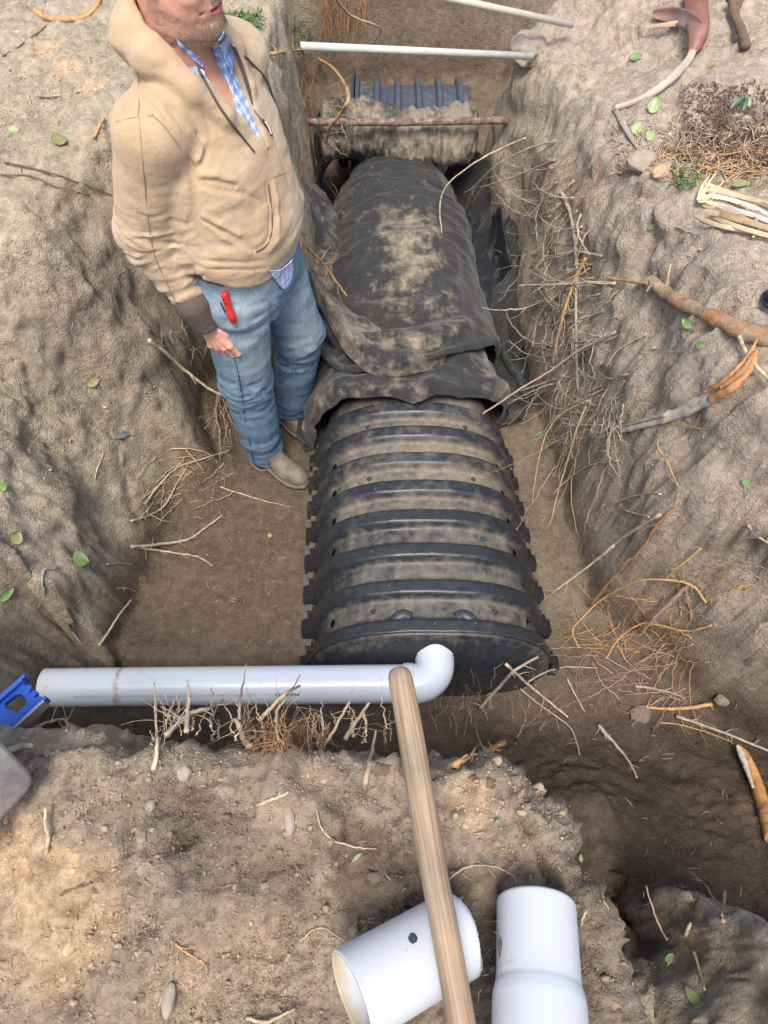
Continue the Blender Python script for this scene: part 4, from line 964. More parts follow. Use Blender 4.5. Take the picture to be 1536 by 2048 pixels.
def jk_col(V):
    n = fbm(V, 5, 3, off=8); n2 = fbm(V, 20, 3, off=18); c = np.array([.47, .330, .200])[None] * np.ones((len(V), 1)); p = np.array([.56, .43, .29])
    m = np.clip(.45 + .5 * n, 0, 1)[:, None]; c = c * (1 - m) + p * m
    m = np.clip(sstep(n2, .25, .8) * .22, 0, 1)[:, None]; c = c * (1 - m) + np.array([.36, .25, .14]) * m
    for x, y, r, s in ((410, 300, .07, .3), (520, 480, .04, .2)):
        q = jh(x, y); m = (np.exp(-(np.linalg.norm(V - q, axis=1) / r) ** 2) * s)[:, None]; c = c * (1 - m) + np.array([.46, .27, .12]) * m
    return c
M_JK = mat('duck_canvas', attr='Col', rough=.9, var=.10, vscale=30, bump=.5, bscale=420, bump2=.35, b2scale=22, spec=.15, sheen=.2)
M_RIB = mat('brown_rib_knit', (.095, .072, .060), .9, var=.15, vscale=90, bump=.4, bscale=300); M_SEAM = mat('seam', (.34, .225, .115), .9); M_SEAML = mat('seam_light', (.50, .37, .23), .9)
jk = np_mesh('jacket', V, F, M_JK, person, True, {'Col': jk_col(V)})
JS = jacket_sdf
sm = MB()
for pts in ([(262, 130), (275, 150), (278, 200), (276, 232)], [(232, 244), (262, 236), (300, 232), (305, 228)], [(278, 235), (282, 280), (286, 330), (292, 400), (300, 470), (312, 520), (340, 580), (362, 628)],
            [(303, 228), (325, 248), (352, 282), (378, 312), (392, 332)], [(308, 234), (330, 256), (356, 290), (380, 322)], [(268, 478), (300, 484)], [(535, 365), (541, 358), (556, 350), (572, 345)], [(508, 505), (509, 525), (508, 542)], [(545, 275), (553, 300), (560, 325), (575, 370)]):
    sm.tube(spline([trace(JS, x, y, 1.2, 3.0, .0003) for x, y in pts], 8), .0012, 5)
sm.build('seams', M_SEAM, jk)
for pts in ([(388, 124), (398, 140), (408, 158), (420, 180), (433, 203), (448, 226), (464, 248), (480, 268), (495, 287), (509, 304)], [(490, 112), (505, 128), (530, 155), (545, 190), (564, 234)]):
    traced(JS, pts, .0030, 'drawstring', M_RIB, jk, .003, 8)
traced(JS, [(536, 368), (541, 400), (544, 440), (542, 470), (532, 492), (512, 504)], .0026, 'pocket_opening', mat('pocket_shadow', (.10, .065, .035), .95), jk, -.001, 8)
zp = traced(JS, [(508, 218), (520, 236), (535, 256)], .0022, 'zip', mat('brass_zip', (.35, .28, .16), .4, metal=.7), jk, .001, 6)
traced(JS, [(526, 240), (534, 252), (541, 262), (544, 271)], .0052, 'zip_pull', mat('zip_pull_black', (.02, .02, .022), .35), jk, .004, 5, flat=.5)
m_ = MB(); P = spline([trace(JS, x, y, 1.2, 3.0, .009) for x, y in [(530, 243), (538, 256), (543, 268)]], 5); m_.tube(P, .0018, 6); m_.build('pull_mark', mat('pull_white', (.75, .75, .72), .4), zp)
# cuff: brown rib-knit
def cuff_sdf(P):
    return smax(cone(P, W_HR - norm(HD) * .070, W_HR, .053, .043), ((P - W_HR) @ norm(HD)) - .008, .004) + .0006 * np.sin(np.arctan2((P - W_HR) @ np.cross(norm(HD), HN), (P - W_HR) @ HN) * 60)
    d, t = seg_d(P, WR + (ER - WR) * .10, W_HR + HD * -.002); return np.maximum(cone(P, WR + (ER - WR) * .10, W_HR - norm(HD) * .0, .050, .040), np.maximum(-(P - WR) @ norm(W_HR - WR) - .03, ((P - W_HR) @ norm(HD)) - .006)) + .0006 * np.sin(np.arctan2((P - W_HR) @ np.cross(norm(HD), HN), (P - W_HR) @ HN) * 60)
V, F = surf_nets(cuff_sdf, W_HR - np.array([.09, .08, .04]), W_HR + np.array([.07, .10, .12]), .004); np_mesh('cuff', V, F, M_RIB, jk)
def band_sdf(P):
    d, f, r = loftz(P, [(.95, -.424, 1.72, .140, .172), (1.0, -.424, 1.72, .154, .184), (1.08, -.424, 1.72, .15, .18)]); d = smax(d, .996 + .13 * r - .13 * f - P[:, 2], .004); return d + .0008 * np.sin(np.arctan2(f, r) * 160)
V, F = surf_nets(band_sdf, (-.66, 1.48, .94), (-.18, 1.97, 1.10), .006); np_mesh('waistband', V, F, M_RIB, jk)
# shirt seen in the jacket opening, collar and the tail below the hem
def plaid(V, M):
    Q = (V - HCx) @ M; u = Q[:, 1] / .021; v = Q[:, 2] / .021; c = np.ones((len(V), 1)) * np.array([[.50, .62, .84]])
    def st(x, w, k, col):
        nonlocal c; m = (np.abs((x + k) % 1 - .5) < w / 2).astype(float)[:, None] * .6; c = c * (1 - m) + np.array(col)[None] * m
    st(u, .42, 0, (.13, .30, .66)); st(v, .42, .2, (.13, .30, .66)); st(u, .09, .5, (.80, .84, .92)); st(v, .09, .6, (.80, .84, .92)); st(u, .05, .25, (.30, .10, .22)); st(v, .05, .0, (.30, .10, .22))
    return c
def shirt_sdf(P):
    d, f, r = loftz(P, [(q[0], q[1], q[2], q[3] - .018, q[4] - .03) for q in TJ[2:]]); c = smax(cone(P, bf(HCx, -.015, 0, 1.43), bf(HCx, -.012, 0, 1.53), .105, .078), -cone(P, bf(HCx, -.015, 0, 1.40), bf(HCx, -.015, 0, 1.6), .070, .069), .004)
    c = smax(c, P[:, 2] - 1.515 - .25 * np.clip(-f, -.2, .1), .004); Q = P - HCx; rr = Q @ RT
    d = smin(smax(d, P[:, 2] - 1.44, .02), c, .01)
    notch = np.maximum(np.abs(rr) - np.clip((P[:, 2] - 1.375) * .35, 0, .035), -(Q @ FW)); return smax(d, -notch, .003)
V, F = surf_nets(shirt_sdf, (-.60, 1.58, 1.24), (-.24, 1.95, 1.56), .0045)
M_SH = mat('plaid_cotton', attr='Col', rough=.85, bump=.2, bscale=300, spec=.2)
sh = np_mesh('shirt', V, F, M_SH, person, True, {'Col': plaid(V, M3)})
def collar_leaf(pts, nm='collar_leaf', th=.003):
    A = [trace(lambda P: np.minimum(shirt_sdf(P), jacket_sdf(P)), x, y, 1.2, 3.0, o) for x, y, o in pts]; c = sum(A, Vector()) / len(A)
    m_ = MB(); n = len(A); cen = c + Vector((.004, -.006, .010)); m_.add([p[:] for p in A] + [cen[:]], [(i, (i + 1) % n, n) for i in range(n)])
    V = m_.v[0]; o = m_.build(nm, M_SH, person, True, {'Col': plaid(V, M3)})
    s = o.modifiers.new('s', 'SUBSURF'); s.levels = s.render_levels = 3; s.subdivision_type = 'SIMPLE'; w = o.modifiers.new('w', 'SOLIDIFY'); w.thickness = th; return o
def fine_sheet(name, rows, parent, col, m, amp=.003):
    rows = [[Vector(p) for p in r] for r in rows]; A = np.array([[q[:] for q in spline(r, 14)] for r in rows]); B = []
    for j in range(A.shape[1]): B.append([q[:] for q in spline([Vector(A[i, j]) for i in range(A.shape[0])], 14)])
    G = np.array(B); sh_ = G.shape[:2]; P = G.reshape(-1, 3); P = P + (FW[None] * .5 + RT[None] * .5) * (amp * fbm(P, 26, 2))[:, None]
    o = np_mesh(name, P, grid_faces(*sh_), m, parent, True, {'Col': col(P)}); md = o.modifiers.new('s', 'SOLIDIFY'); md.thickness = .0025; md.offset = 0; return o
both = lambda P: np.minimum(np.minimum(shirt_sdf(P), jacket_sdf(P)), head_sdf(P))
def T(x, y, o=.004): return trace(both, x, y, 1.2, 3.0, o)
fine_sheet('collar_leaf', [[T(448, 62), T(462, 76), T(468, 92)], [T(440, 76), T(456, 98), T(466, 118)], [T(436, 80), T(446, 110), T(464, 150)]], person, lambda P: plaid(P, M3), M_SH)
fine_sheet('collar_leaf', [[T(352, 78), T(380, 100), T(412, 122)], [T(354, 84), T(380, 108), T(408, 128)], [T(356, 90), T(384, 116), T(406, 134)]], person, lambda P: plaid(P, M3), M_SH)
fine_sheet('lining', [[T(462, 90, .003), T(478, 130, .003), T(490, 165, .003), T(503, 205, .002)], [T(472, 96, .006), T(488, 135, .006), T(498, 170, .005), T(506, 210, .002)]], jk, lambda P: np.ones((len(P), 3)) * .1, M_RIB)
jb = lambda P: np.minimum(jacket_sdf(P), jeans_sdf(P))
def T2(x, y, o=.006): return trace(jb, x, y, 1.3, 3.2, o)
fine_sheet('shirt_tail', [[T2(538, 541, .006), T2(556, 540, .008), T2(574, 530, .008), T2(584, 518, .008)], [T2(545, 552), T2(558, 556), T2(572, 552), T2(586, 538)], [T2(556, 566), T2(562, 571), T2(572, 572), T2(582, 562)], [T2(564, 574), T2(566, 577), T2(570, 577), T2(576, 572)]], person, lambda P: plaid(P, M3) * .75 + .2, M_SH)
# ---- red folding knife clipped in the pocket
kn = empty('pocket_knife', tuple(trace(jb, 455, 640, 1.3, 3.2, .01))); tag(kn, 'red folding knife clipped into the front pocket of the jeans', 'pocket knife')
M_RED = mat('red_handle', (.62, .030, .025), .35, var=.1, vscale=80); M_KB = mat('knife_steel', (.08, .08, .09), .3, metal=.8)
def KT(x, y, o): return trace(jb, x, y, 1.3, 3.2, o)
mb = MB(); mb.tube(spline([KT(449, 584, .010), KT(451, 595, .012), KT(455, 607, .012), KT(459, 620, .012), KT(464, 634, .012), KT(467, 643, .009)], 6), [.008, .0105, .0115, .012, .012, .012, .012] + [.012] * 6 + [.012] * 6 + [.0135] * 6 + [.011] * 5 + [.005], 12, flat=.85); mb.build('handle', M_RED, kn)
mb = MB(); mb.tube([KT(447, 598, .016), KT(447, 599, .022)], .0022, 8); mb.tube([KT(452, 606, .016), KT(452, 607, .022)], .003, 8); mb.build('screw', M_HOLE, kn)
mb = MB(); mb.tube(spline([KT(441, 604, .012), KT(445, 614, .012), KT(451, 626, .012)], 4), [.004] * 8 + [.002], 8, flat=.4); mb.build('blade_back', M_KB, kn)
mb = MB(); mb.tube([KT(457, 621, .018), KT(461, 630, .018)], .0018, 6); mb.build('handle_mark', mat('mark_white', (.8, .75, .72), .5), kn)
# ================================================================ NEAR-BANK THINGS
# offcuts of pipe
cut = empty('pipe_offcut', (.03, -.03, 1.22)); tag(cut, 'short white pipe offcut with a drilled hole, lying under the wooden handle', 'pipe offcut')
q0 = at_z(702, 1992, 1.312); q1 = at_z(918, 1868, 1.262); ax = (q1 - q0).normalized(); LL = (q1 - q0).length
def offcut(p0, p1, r, th, prof, nz=70, n=72, rough=None, hole=None, name='pipe_wall', parent=None, dirt=None):
    """lathe tube with a ragged end and an optional drilled hole; inner and outer skins"""
    p0 = Vector(p0); p1 = Vector(p1); ax = (p1 - p0).normalized(); a = ax.orthogonal().normalized(); b = ax.cross(a); L = (p1 - p0).length
    V = []; F = []; up_dir = Vector((0, 0, 1)); D = []
    ts = np.linspace(0, 1, nz)
    for sk, dr in ((0, 0), (1, -th)):
        for i, t in enumerate(ts):
            for k in range(n):
                q = 2 * math.pi * k / n; rr = np.interp(t, [s[0] for s in prof], [s[1] for s in prof]) + dr
                e = rough(q) if (rough and i == nz - 1) else 0
                p = p0 + ax * (L * t + e) + (a * math.cos(q) + b * math.sin(q)) * rr; V.append(p[:])
                D.append(dirt(p, t, q, sk) if dirt else 0)
    V = np.array(V)
    for sk in (0, 1):
        o = sk * nz * n
        for i in range(nz - 1):
            for k in range(n):
                f = (o + i * n + k, o + i * n + (k + 1) % n, o + (i + 1) * n + (k + 1) % n, o + (i + 1) * n + k)
                if hole is not None:
                    c = V[list(f)].mean(0)
                    if np.linalg.norm(np.cross(c - np.array(hole[0]), np.array(hole[1]))) < hole[2] and np.dot(c - np.array(p0.lerp(p1, .5)), np.array(hole[1])) > 0: continue
                F.append(f if sk == 0 else f[::-1])
    for e in (0, nz - 1):
        for k in range(n): F.append((e * n + k, e * n + (k + 1) % n, nz * n + e * n + (k + 1) % n, nz * n + e * n + k) if e else (e * n + (k + 1) % n, e * n + k, nz * n + e * n + k, nz * n + e * n + (k + 1) % n))
    o = np_mesh(name, V, F, M_PVC2, parent, True, {'dirt': D}); sh_ = [tuple(v) for v in V[:nz * n]]
    BVHS.append(BVHTree.FromPolygons(V.tolist(), F)); return o
dr = (CAM - q0.lerp(q1, .5)).normalized(); hp_ = at_z(826, 1876, 1.335); hd_ = (CAM - hp_).normalized()
offcut(q0, q1, .0565, .0042, [(0, .0565), (1, .0565)], nz=110, n=150, rough=lambda q: .007 * math.sin(q * 2 + 1) + random.uniform(-.0012, .0012), hole=(tuple(hp_), tuple(hd_), .0062), parent=cut,
       dirt=lambda p, t, q, sk: (.30 + .5 * max(0, 1 - t * 5)) if sk == 1 else max(0, .42 - t * 1.1) + .1 * math.sin(q * 3))
bell = empty('pipe_offcut', (.21, -.08, 1.22)); tag(bell, 'white pipe offcut with widened bell end at the near bank edge', 'pipe offcut')
z_ = 1.275; q0 = at_z(1072, 1806, 1.262); q1 = at_z(1082, 2120, 1.325)
offcut(q0, q1, .0555, .0045, [(0, .0540), (.01, .0553), (.50, .0555), (.56, .0560), (.60, .0585), (.66, .0605), (1, .0612)], nz=60, n=96, parent=bell, dirt=lambda p, t, q, sk: .25 + .35 * math.exp(-((t - .50) / .012) ** 2) + .25 * math.exp(-(t / .02) ** 2))
mb = MB()
for k in range(26):
    b_ = at_z(1000 + random.gauss(0, 2.5), 1905 + random.uniform(-22, 16), z_ + .030); c_ = q0.lerp(q1, .4); v_ = Vector((b_.x - c_.x, 0, b_.z - c_.z)).normalized(); p = Vector((c_.x, b_.y, c_.z)) + v_ * .0545
    mb.tube([p - Vector((0, random.uniform(.001, .004), 0)), p + Vector((0, random.uniform(.001, .005), 0))], random.uniform(.0015, .0026), 5)
mb.build('mud_spot', mat('mud_dark', (.10, .075, .05), .9), bell)
# wooden shovel handle
def handle():
    a = at_z(797, 1336, 1.362); b = at_z(924, 2060, 1.364); d = (b - a); pts = [a, a + d * .006, a + d * .016, a + d * .032, a + d * .055]; rr = [.008, .0135, .0165, .0180, .0184]
    for t in np.linspace(.1, 1.0, 22): pts.append(a + d * t + Vector((.0008 * math.sin(t * 9), 0, 0))); rr.append(.0184 + .0006 * math.sin(t * 5))
    e = pts[-1]
    for k in range(1, 8): pts.append(e + d.normalized() * .09 * k + Vector((0, 0, -.016 * k))); rr.append(.019)
    th_ = math.atan2(d.x, -d.y); MR = Matrix.Rotation(th_, 4, 'Z'); inv = MR.inverted(); mb = MB(); mb.tube([inv @ (p - a) for p in pts], rr, 32)
    m = bpy.data.materials.new('weathered_ash'); m.use_nodes = True; nt = m.node_tree; N = nt.nodes; L = nt.links; bs = N['Principled BSDF']; bs.inputs['Roughness'].default_value = .62
    tc = N.new('ShaderNodeTexCoord'); mp = N.new('ShaderNodeMapping'); mp.inputs['Scale'].default_value = (1, .025, 1); L.new(tc.outputs['Object'], mp.inputs[0])
    n1 = N.new('ShaderNodeTexNoise'); n1.inputs['Scale'].default_value = 330; n1.inputs['Detail'].default_value = 6; L.new(mp.outputs[0], n1.inputs[0])
    n2 = N.new('ShaderNodeTexNoise'); n2.inputs['Scale'].default_value = 9; n2.inputs['Detail'].default_value = 6; L.new(tc.outputs['Object'], n2.inputs[0])
    r1 = N.new('ShaderNodeValToRGB'); r1.color_ramp.elements[0].position = .33; r1.color_ramp.elements[0].color = (.20, .145, .09, 1); r1.color_ramp.elements[1].position = .60; r1.color_ramp.elements[1].color = (.32, .27, .195, 1); L.new(n1.outputs[0], r1.inputs[0])
    r2 = N.new('ShaderNodeValToRGB'); r2.color_ramp.elements[0].position = .40; r2.color_ramp.elements[0].color = (.78, .74, .72, 1); r2.color_ramp.elements[1].position = .62; r2.color_ramp.elements[1].color = (1.15, 1.0, .86, 1); L.new(n2.outputs[0], r2.inputs[0])
    x = N.new('ShaderNodeMix'); x.data_type = 'RGBA'; x.blend_type = 'MULTIPLY'; x.inputs[0].default_value = 1; L.new(r1.outputs[0], x.inputs[6]); L.new(r2.outputs[0], x.inputs[7]); L.new(x.outputs[2], bs.inputs['Base Color'])
    bn = N.new('ShaderNodeBump'); bn.inputs['Strength'].default_value = .5; bn.inputs['Distance'].default_value = .001; L.new(n1.outputs[0], bn.inputs['Height']); L.new(bn.outputs[0], bs.inputs['Normal'])
    ho = mb.build('tool_handle', m); ho.location = a; ho.rotation_euler = (0, 0, th_)
    tag(ho, 'weathered wooden tool handle lying over the white offcut, its rounded tip above the pipe', 'tool handle')
handle()
# blue spirit level
def level():
    tip = at_z(66, 1380, 1.12); u = Vector((-.64, -.77, .03)).normalized(); w = Vector((u.y, -u.x, 0)).normalized() * -1   # w: across
    up = u.cross(w); up = up if up.z > 0 else -up; Rm = Matrix((u, w, up)).transposed()
    root = empty('spirit_level', tuple(tip + u * .25)); tag(root, 'blue metal spirit level with a hand slot near the pipe end', 'spirit level')
    M_BL = mat('blue_enamel', (.012, .085, .42), .35, var=.15, vscale=20, col2=(.25, .30, .38), mixscale=45, mixlo=.66, mixhi=.72, spec=.5); M_AL = mat('worn_aluminium', (.34, .31, .27), .5, metal=.4, var=.3, vscale=40, col2=(.30, .25, .19), mixscale=20, bump=.2)
    hw = .029; W = lambda a, b, c: (tip + u * a + w * b + up * c)[:]
    # web with the hand slot and the castellated end, as a thick outline
    out = [(.000, -hw), (.004, -.020), (.004, -.016), (.0, -.015), (-.004, -.010), (.0, -.0045), (.007, -.003), (.007, .0), (.0, .001), (-.003, .006), (.0, .011), (.007, .012), (.007, .015), (.001, .016), (-.002, .021), (.0, hw)]
    slot = [(.018, -.010), (.026, -.017), (.048, -.019), (.052, -.010), (.044, .012), (.026, .013), (.018, .004)]
    import bmesh
    bm = bmesh.new(); vo = [bm.verts.new((a, b, 0)) for a, b in out] + [bm.verts.new((.6, hw, 0)), bm.verts.new((.6, -hw, 0))]; vs = [bm.verts.new((a, b, 0)) for a, b in slot]
    eo = [bm.edges.new((vo[i], vo[(i + 1) % len(vo)])) for i in range(len(vo))] + [bm.edges.new((vs[i], vs[(i + 1) % len(vs)])) for i in range(len(vs))]
    bmesh.ops.triangle_fill(bm, use_beauty=True, edges=eo); bm.verts.index_update()
    V = [W(*v.co) for v in bm.verts]; F = [tuple(v.index for v in f.verts) for f in bm.faces]; bm.free()
    V2 = [(Vector(v) - up * .012)[:] for v in V]; n = len(V); mb = MB(); mb.add(V + V2, F + [tuple(i + n for i in f[::-1]) for f in F] + [(i, (i + 1) % (len(vo_)), (i + 1) % len(vo_) + n, i + n) for vo_ in [out + [0, 0]] for i in range(len(vo_))] + [(len(out) + 2 + i, len(out) + 2 + (i + 1) % len(slot), len(out) + 2 + (i + 1) % len(slot) + n, len(out) + 2 + i + n) for i in range(len(slot))])
    mb.build('web', M_BL, root, False)
    for sg in (-1, 1):
        mb = MB(); mb.box(Vector(W(.3 - .004, sg * (hw + .002), -.004)), (.608, .006, .026), Rm); o = mb.build('rail', M_BL, root, False)
        b_ = o.modifiers.new('b', 'BEVEL'); b_.width = .0015; b_.segments = 2
        mb = MB(); mb.box(Vector(W(.3, sg * (hw - .003), .006)), (.60, .0035, .006), Rm); mb.build('rail_lip', M_BL, root, False)
    mb = MB(); mb.box(Vector(W(.3 - .001, hw * 1 + .0065, -.005)), (.600, .004, .028), Rm); mb.build('edge_strip', M_AL, root, False)
level()
# shovel blade entering from the left
def blade():
    M_ST2 = mat('worn_steel', (.17, .155, .14), .42, metal=.55, col2=(.27, .22, .17), mixscale=7, mixlo=.40, mixhi=.66, rough2=.7, var=.25, vscale=60, bump=.2, bscale=120, speck=((.42, .36, .28), 160, .72))
    c = at_z(75, 1561, 1.245); e1 = (at_z(-2, 1487, 1.285) - c).normalized(); e2 = (at_z(-8, 1652, 1.24) - c).normalized(); nu, nv = 40, 50; V = []
    for i in range(nu):
        for j in range(nv):
            s = i / (nu - 1); t = j / (nv - 1); a = s * .20; b = t * .30
            # rounded corner, edge slightly bowed
            cr = .022; 
            if a < cr and b < cr:
                k = math.hypot(cr - a, cr - b)
                if k > cr: a = cr - (cr - a) * cr / k; b = cr - (cr - b) * cr / k
            bulge = .045 * math.sin(math.pi * min(max(s, 0), 1)) * (.5 + .5 * t) + .006 * math.sin(math.pi * s)
            p = c + e1 * a + e2 * b + Vector((0, 0, bulge)) + (e1 + e2).normalized() * -.010 * math.sin(math.pi * s) * (1 - t); V.append(p[:])
    root = empty('shovel', tuple(c)); tag(root, 'worn grey steel shovel blade resting on the near bank beside the blue level', 'shovel')
    o = np_mesh('blade', np.array(V), grid_faces(nu, nv), M_ST2, root); md = o.modifiers.new('s', 'SOLIDIFY'); md.thickness = .003; md.offset = 0
    p = c + e1 * .10 + e2 * .28 + Vector((0, 0, .05)); mb = MB(); mb.tube([p, p + e2 * .12 + Vector((0, 0, .02)), p + e2 * .3 + Vector((0, 0, .05))], [.024, .021, .020], 16); mb.build('socket', M_ST2, root)
blade()
mb = MB(); p = hit(1548, 605); mb.tube([p, p + Vector((.0, 0, .02)), p + Vector((0, 0, .045)), p + Vector((0, 0, .05))], [.030, .030, .026, .018], 24); mb.tube([p + Vector((0, 0, .006)), p + Vector((0, 0, .012))], [.034, .034], 24)
tag(mb.build('dark_cap', mat('navy_plastic', (.012, .018, .035), .35)), 'dark navy rounded cap on the spoil heap at the right border of the photo', 'plastic cap')
# ================================================================ STONES
M_STONE = mat('stone', (.30, .255, .20), .8, var=.2, vscale=60, bump=.3, bscale=150); M_SANDST = mat('sandstone', (.46, .31, .175), .85, var=.2, vscale=50, bump=.3)
def ico(sub=2):
    import bmesh
    bm = bmesh.new(); bmesh.ops.create_icosphere(bm, subdivisions=sub, radius=1); V = np.array([v.co[:] for v in bm.verts]); F = np.array([[v.index for v in f.verts] for f in bm.faces]); bm.free(); return V, F
I3, I3F = ico(4)
def stone(px, py, size, label, m=M_STONE, ang=0, seed=0, sink=.3, sharp=.18):
    p = hit(px, py); s = np.array(size) / 2; V = I3 * (1 + sharp * fbm(I3 + seed * 7, 1.3, 3, off=seed))[:, None] * s; c, q = math.cos(ang), math.sin(ang)
    V = V @ np.array([[c, q, 0], [-q, c, 0], [0, 0, 1]]); V = V + np.array(p[:]) + np.array([0, 0, size[2] * (.5 - sink)])
    return tag(np_mesh('stone', V, I3F, m), label, 'stone', 'loose stones')
stone(579, 1642, (.018, .042, .016), 'pale flat oval stone standing out on the near bank below the pipe', ang=.15, seed=1, sharp=.08)
stone(338, 2000, (.019, .045, .016), 'dusty oval stone at the bottom left of the near bank', ang=-.05, seed=2, sharp=.08)
stone(370, 1545, (.024, .026, .022), 'round pebble-like clod on the near bank left of the upright roots', seed=3)
stone(302, 1612, (.016, .018, .014), 'small round stone at the top of the heel gouge', seed=4)
stone(1285, 330, (.10, .085, .06), 'large squarish earth clod on the right heap below the curved palm stem', mat('clod', (.33, .27, .20), .9, var=.2, vscale=40, bump=.5), seed=5, sink=.35)
stone(1318, 348, (.055, .04, .035), 'orange sandstone lump beside the squarish clod on the right heap', M_SANDST, ang=.5, seed=6)
stone(1052, 118, (.14, .15, .12), 'tall earth lump on the trench rim at the right end of the level rod', mat('clod', (.29, .24, .185), .9, var=.2, vscale=40, bump=.5), seed=8, sink=.2, sharp=.35)
stone(1280, 1430, (.07, .06, .035), 'flat angular clod on the damp trench floor at right', mat('clod', (.17, .13, .10), .9, var=.2, vscale=40, bump=.5), seed=9)
stone(1445, 1400, (.05, .04, .03), 'small earth lump at the foot of the right heap', mat('clod', (.2, .155, .115), .9, var=.2, vscale=40, bump=.5), seed=10)
# loose clods and crumbs: nobody could count them
def crumbs():
    Vc1, Fc1 = ico(1); Vc2, Fc2 = ico(2); rb = [(.78 + .5 * np.clip(fbm(Vc2 + 9 * q, 1.1, 3, off=q * 3.0), -.6, .7))[:, None] for q in range(24)]; C = []; rs = np.random.RandomState(11)
    def terrain_pt(x, y):
        r = BVHS[0].ray_cast(Vector((x, y, 3)), Vector((0, 0, -1))); return r[0], r[1], r[2]
    VV = []; FF = []; CC = []; n = 0
    zones = [((-.75, .32, -.25, .33), 15000, .0030, 1.0), ((-1.5, -.6, .5, 2.6), 3600, .0044, .9), ((-.9, .9, .4, 2.6), 1600, .0028, .6), ((.7, 1.7, .2, 3.3), 1800, .0040, .9), ((.3, 1.1, -.2, .8), 2400, .0034, .8), ((-1.5, -.25, 2.2, 4.0), 1300, .0055, .9)]
    for (x0, x1, y0, y1), N_, s0, br in zones:
        X = rs.uniform(x0, x1, N_ * 2); Y = rs.uniform(y0, y1, N_ * 2); P = np.stack([X, Y, X * 0], 1); w = fbm(P, 4.5, 3, off=88); keep = rs.rand(N_ * 2) < np.clip(.5 + w * 1.3, .04, 1)
        for x, y in zip(X[keep][:N_], Y[keep][:N_]):
            p, nn, fi = terrain_pt(x, y)
            if p is None or nn.z < .35: continue
            s = min(s0 * (.8 * rs.pareto(3.4) * .55 + .34), .011 if br > .7 else .0075); big = s > .0032; Vc, Fc = (Vc2 * rb[rs.randint(24)], Fc2) if big else (Vc1, Fc1); v = Vc * s * rs.uniform(.65, 1.3, 3) * (1 + (0 if big else 1) * rs.uniform(-.38, .30, (len(Vc), 1)) + (.07 if big else 0) * rs.uniform(-1, 1, (len(Vc), 1)))
            VV.append(v + np.array([x, y, p.z - s * .05])); FF.append(Fc + n); n += len(Vc)
            CC.append(np.tile(COLC[BF[fi][0]] * rs.uniform(.85, 1.25), (len(Vc), 1)))
    o = np_mesh('soil_crumbs', np.concatenate(VV), np.concatenate(FF), mat('crumb', attr='Col', rough=.95, var=.2, vscale=120, bump=.4, bscale=200, spec=.2), None, False, {'Col': np.concatenate(CC)})
    tag(o, 'loose crumbs and small clods of soil scattered over the banks and trench floor', 'soil crumbs', kind='stuff')
crumbs()
# ================================================================ ROOTS, TWIGS, LEAVES
RM = dict(bark=mat('root_bark', (.36, .25, .155), .85, var=.35, vscale=26, col2=(.44, .20, .09), mixscale=9, mixlo=.48, mixhi=.62, bump=.8, bscale=90, bump2=.8, b2scale=26), pale=mat('root_pale', (.50, .41, .28), .8, var=.25, vscale=60, col2=(.30, .23, .15), mixscale=40), tan=mat('root_tan', (.42, .32, .21), .85, var=.3, vscale=60, bump=.3), orange=mat('root_orange', (.47, .285, .115), .75, var=.25, vscale=50, col2=(.36, .22, .11), mixscale=30),
          grey=mat('root_grey', (.34, .285, .22), .9, var=.3, vscale=60, bump=.4), brown=mat('root_brown', (.15, .095, .062), .9, var=.3, vscale=50, bump=.4), pink=mat('root_pink', (.36, .255, .20), .85, var=.25, vscale=60), rust=mat('root_rust', (.34, .185, .085), .8, var=.3, vscale=60))
RIM = [False]
def path(pts, lift):
    if RIM[0]: return [at_y(x, y, min(.30, hit(x, max(y, 1500)).y) + max(0, 1495 - y) * .00105) for x, y in pts]
    n = len(pts); L0 = lift if hasattr(lift, '__len__') else [lift] * n; P = []
    if len(L0) != n: L0 = list(np.interp(np.linspace(0, 1, n), np.linspace(0, 1, len(L0)), L0))
    for (x, y), l in zip(pts, L0): P.append(hit(x, y, l))
    return P
def smooth_depth(P, keep=.35):
    """avoid jumps in distance where a ray skips over an edge: pull each inner point towards its neighbours' distance"""
    D = [(p - CAM).length for p in P]; Q = list(P)
    for _ in range(3):
        for i in range(1, len(P) - 1):
            m = .5 * (D[i - 1] + D[i + 1]); D[i] = min(D[i], m + keep * .1) if D[i] > m else D[i]
    return [CAM + (p - CAM).normalized() * d for p, d in zip(P, D)]
def strand(mb, pts, r0, r1, lift=.006, n=6, jit=.0012, twigs=0, tl=.05, sides=6, bump=0.0):
    P = spline(smooth_depth(path(pts, lift)), n, jit); m = len(P); rr = [(r0 + (r1 - r0) * i / (m - 1)) * (1 + bump * random.uniform(-1, 1)) for i in range(m)]
    mb.tube(P, rr, sides)
    for k in range(twigs):
        i = random.randint(1, m - 2); t = (P[i + 1] - P[i]).normalized(); s = Vector((random.uniform(-1, 1), random.uniform(-1, 1), random.uniform(-.4, .7))); s = (s - t * s.dot(t) * .6 + t * .5).normalized(); q = [P[i]]
        L = tl * random.uniform(.4, 1.2)
        for j in range(4): s = (s + Vector((random.uniform(-.35, .35), random.uniform(-.35, .35), random.uniform(-.35, .25)))).normalized(); q.append(q[-1] + s * L / 4)
        mb.tube(spline(q, 3), [max(rr[i] * .45, .0006) * (1 - .7 * j / 12) for j in range(13)], 4)
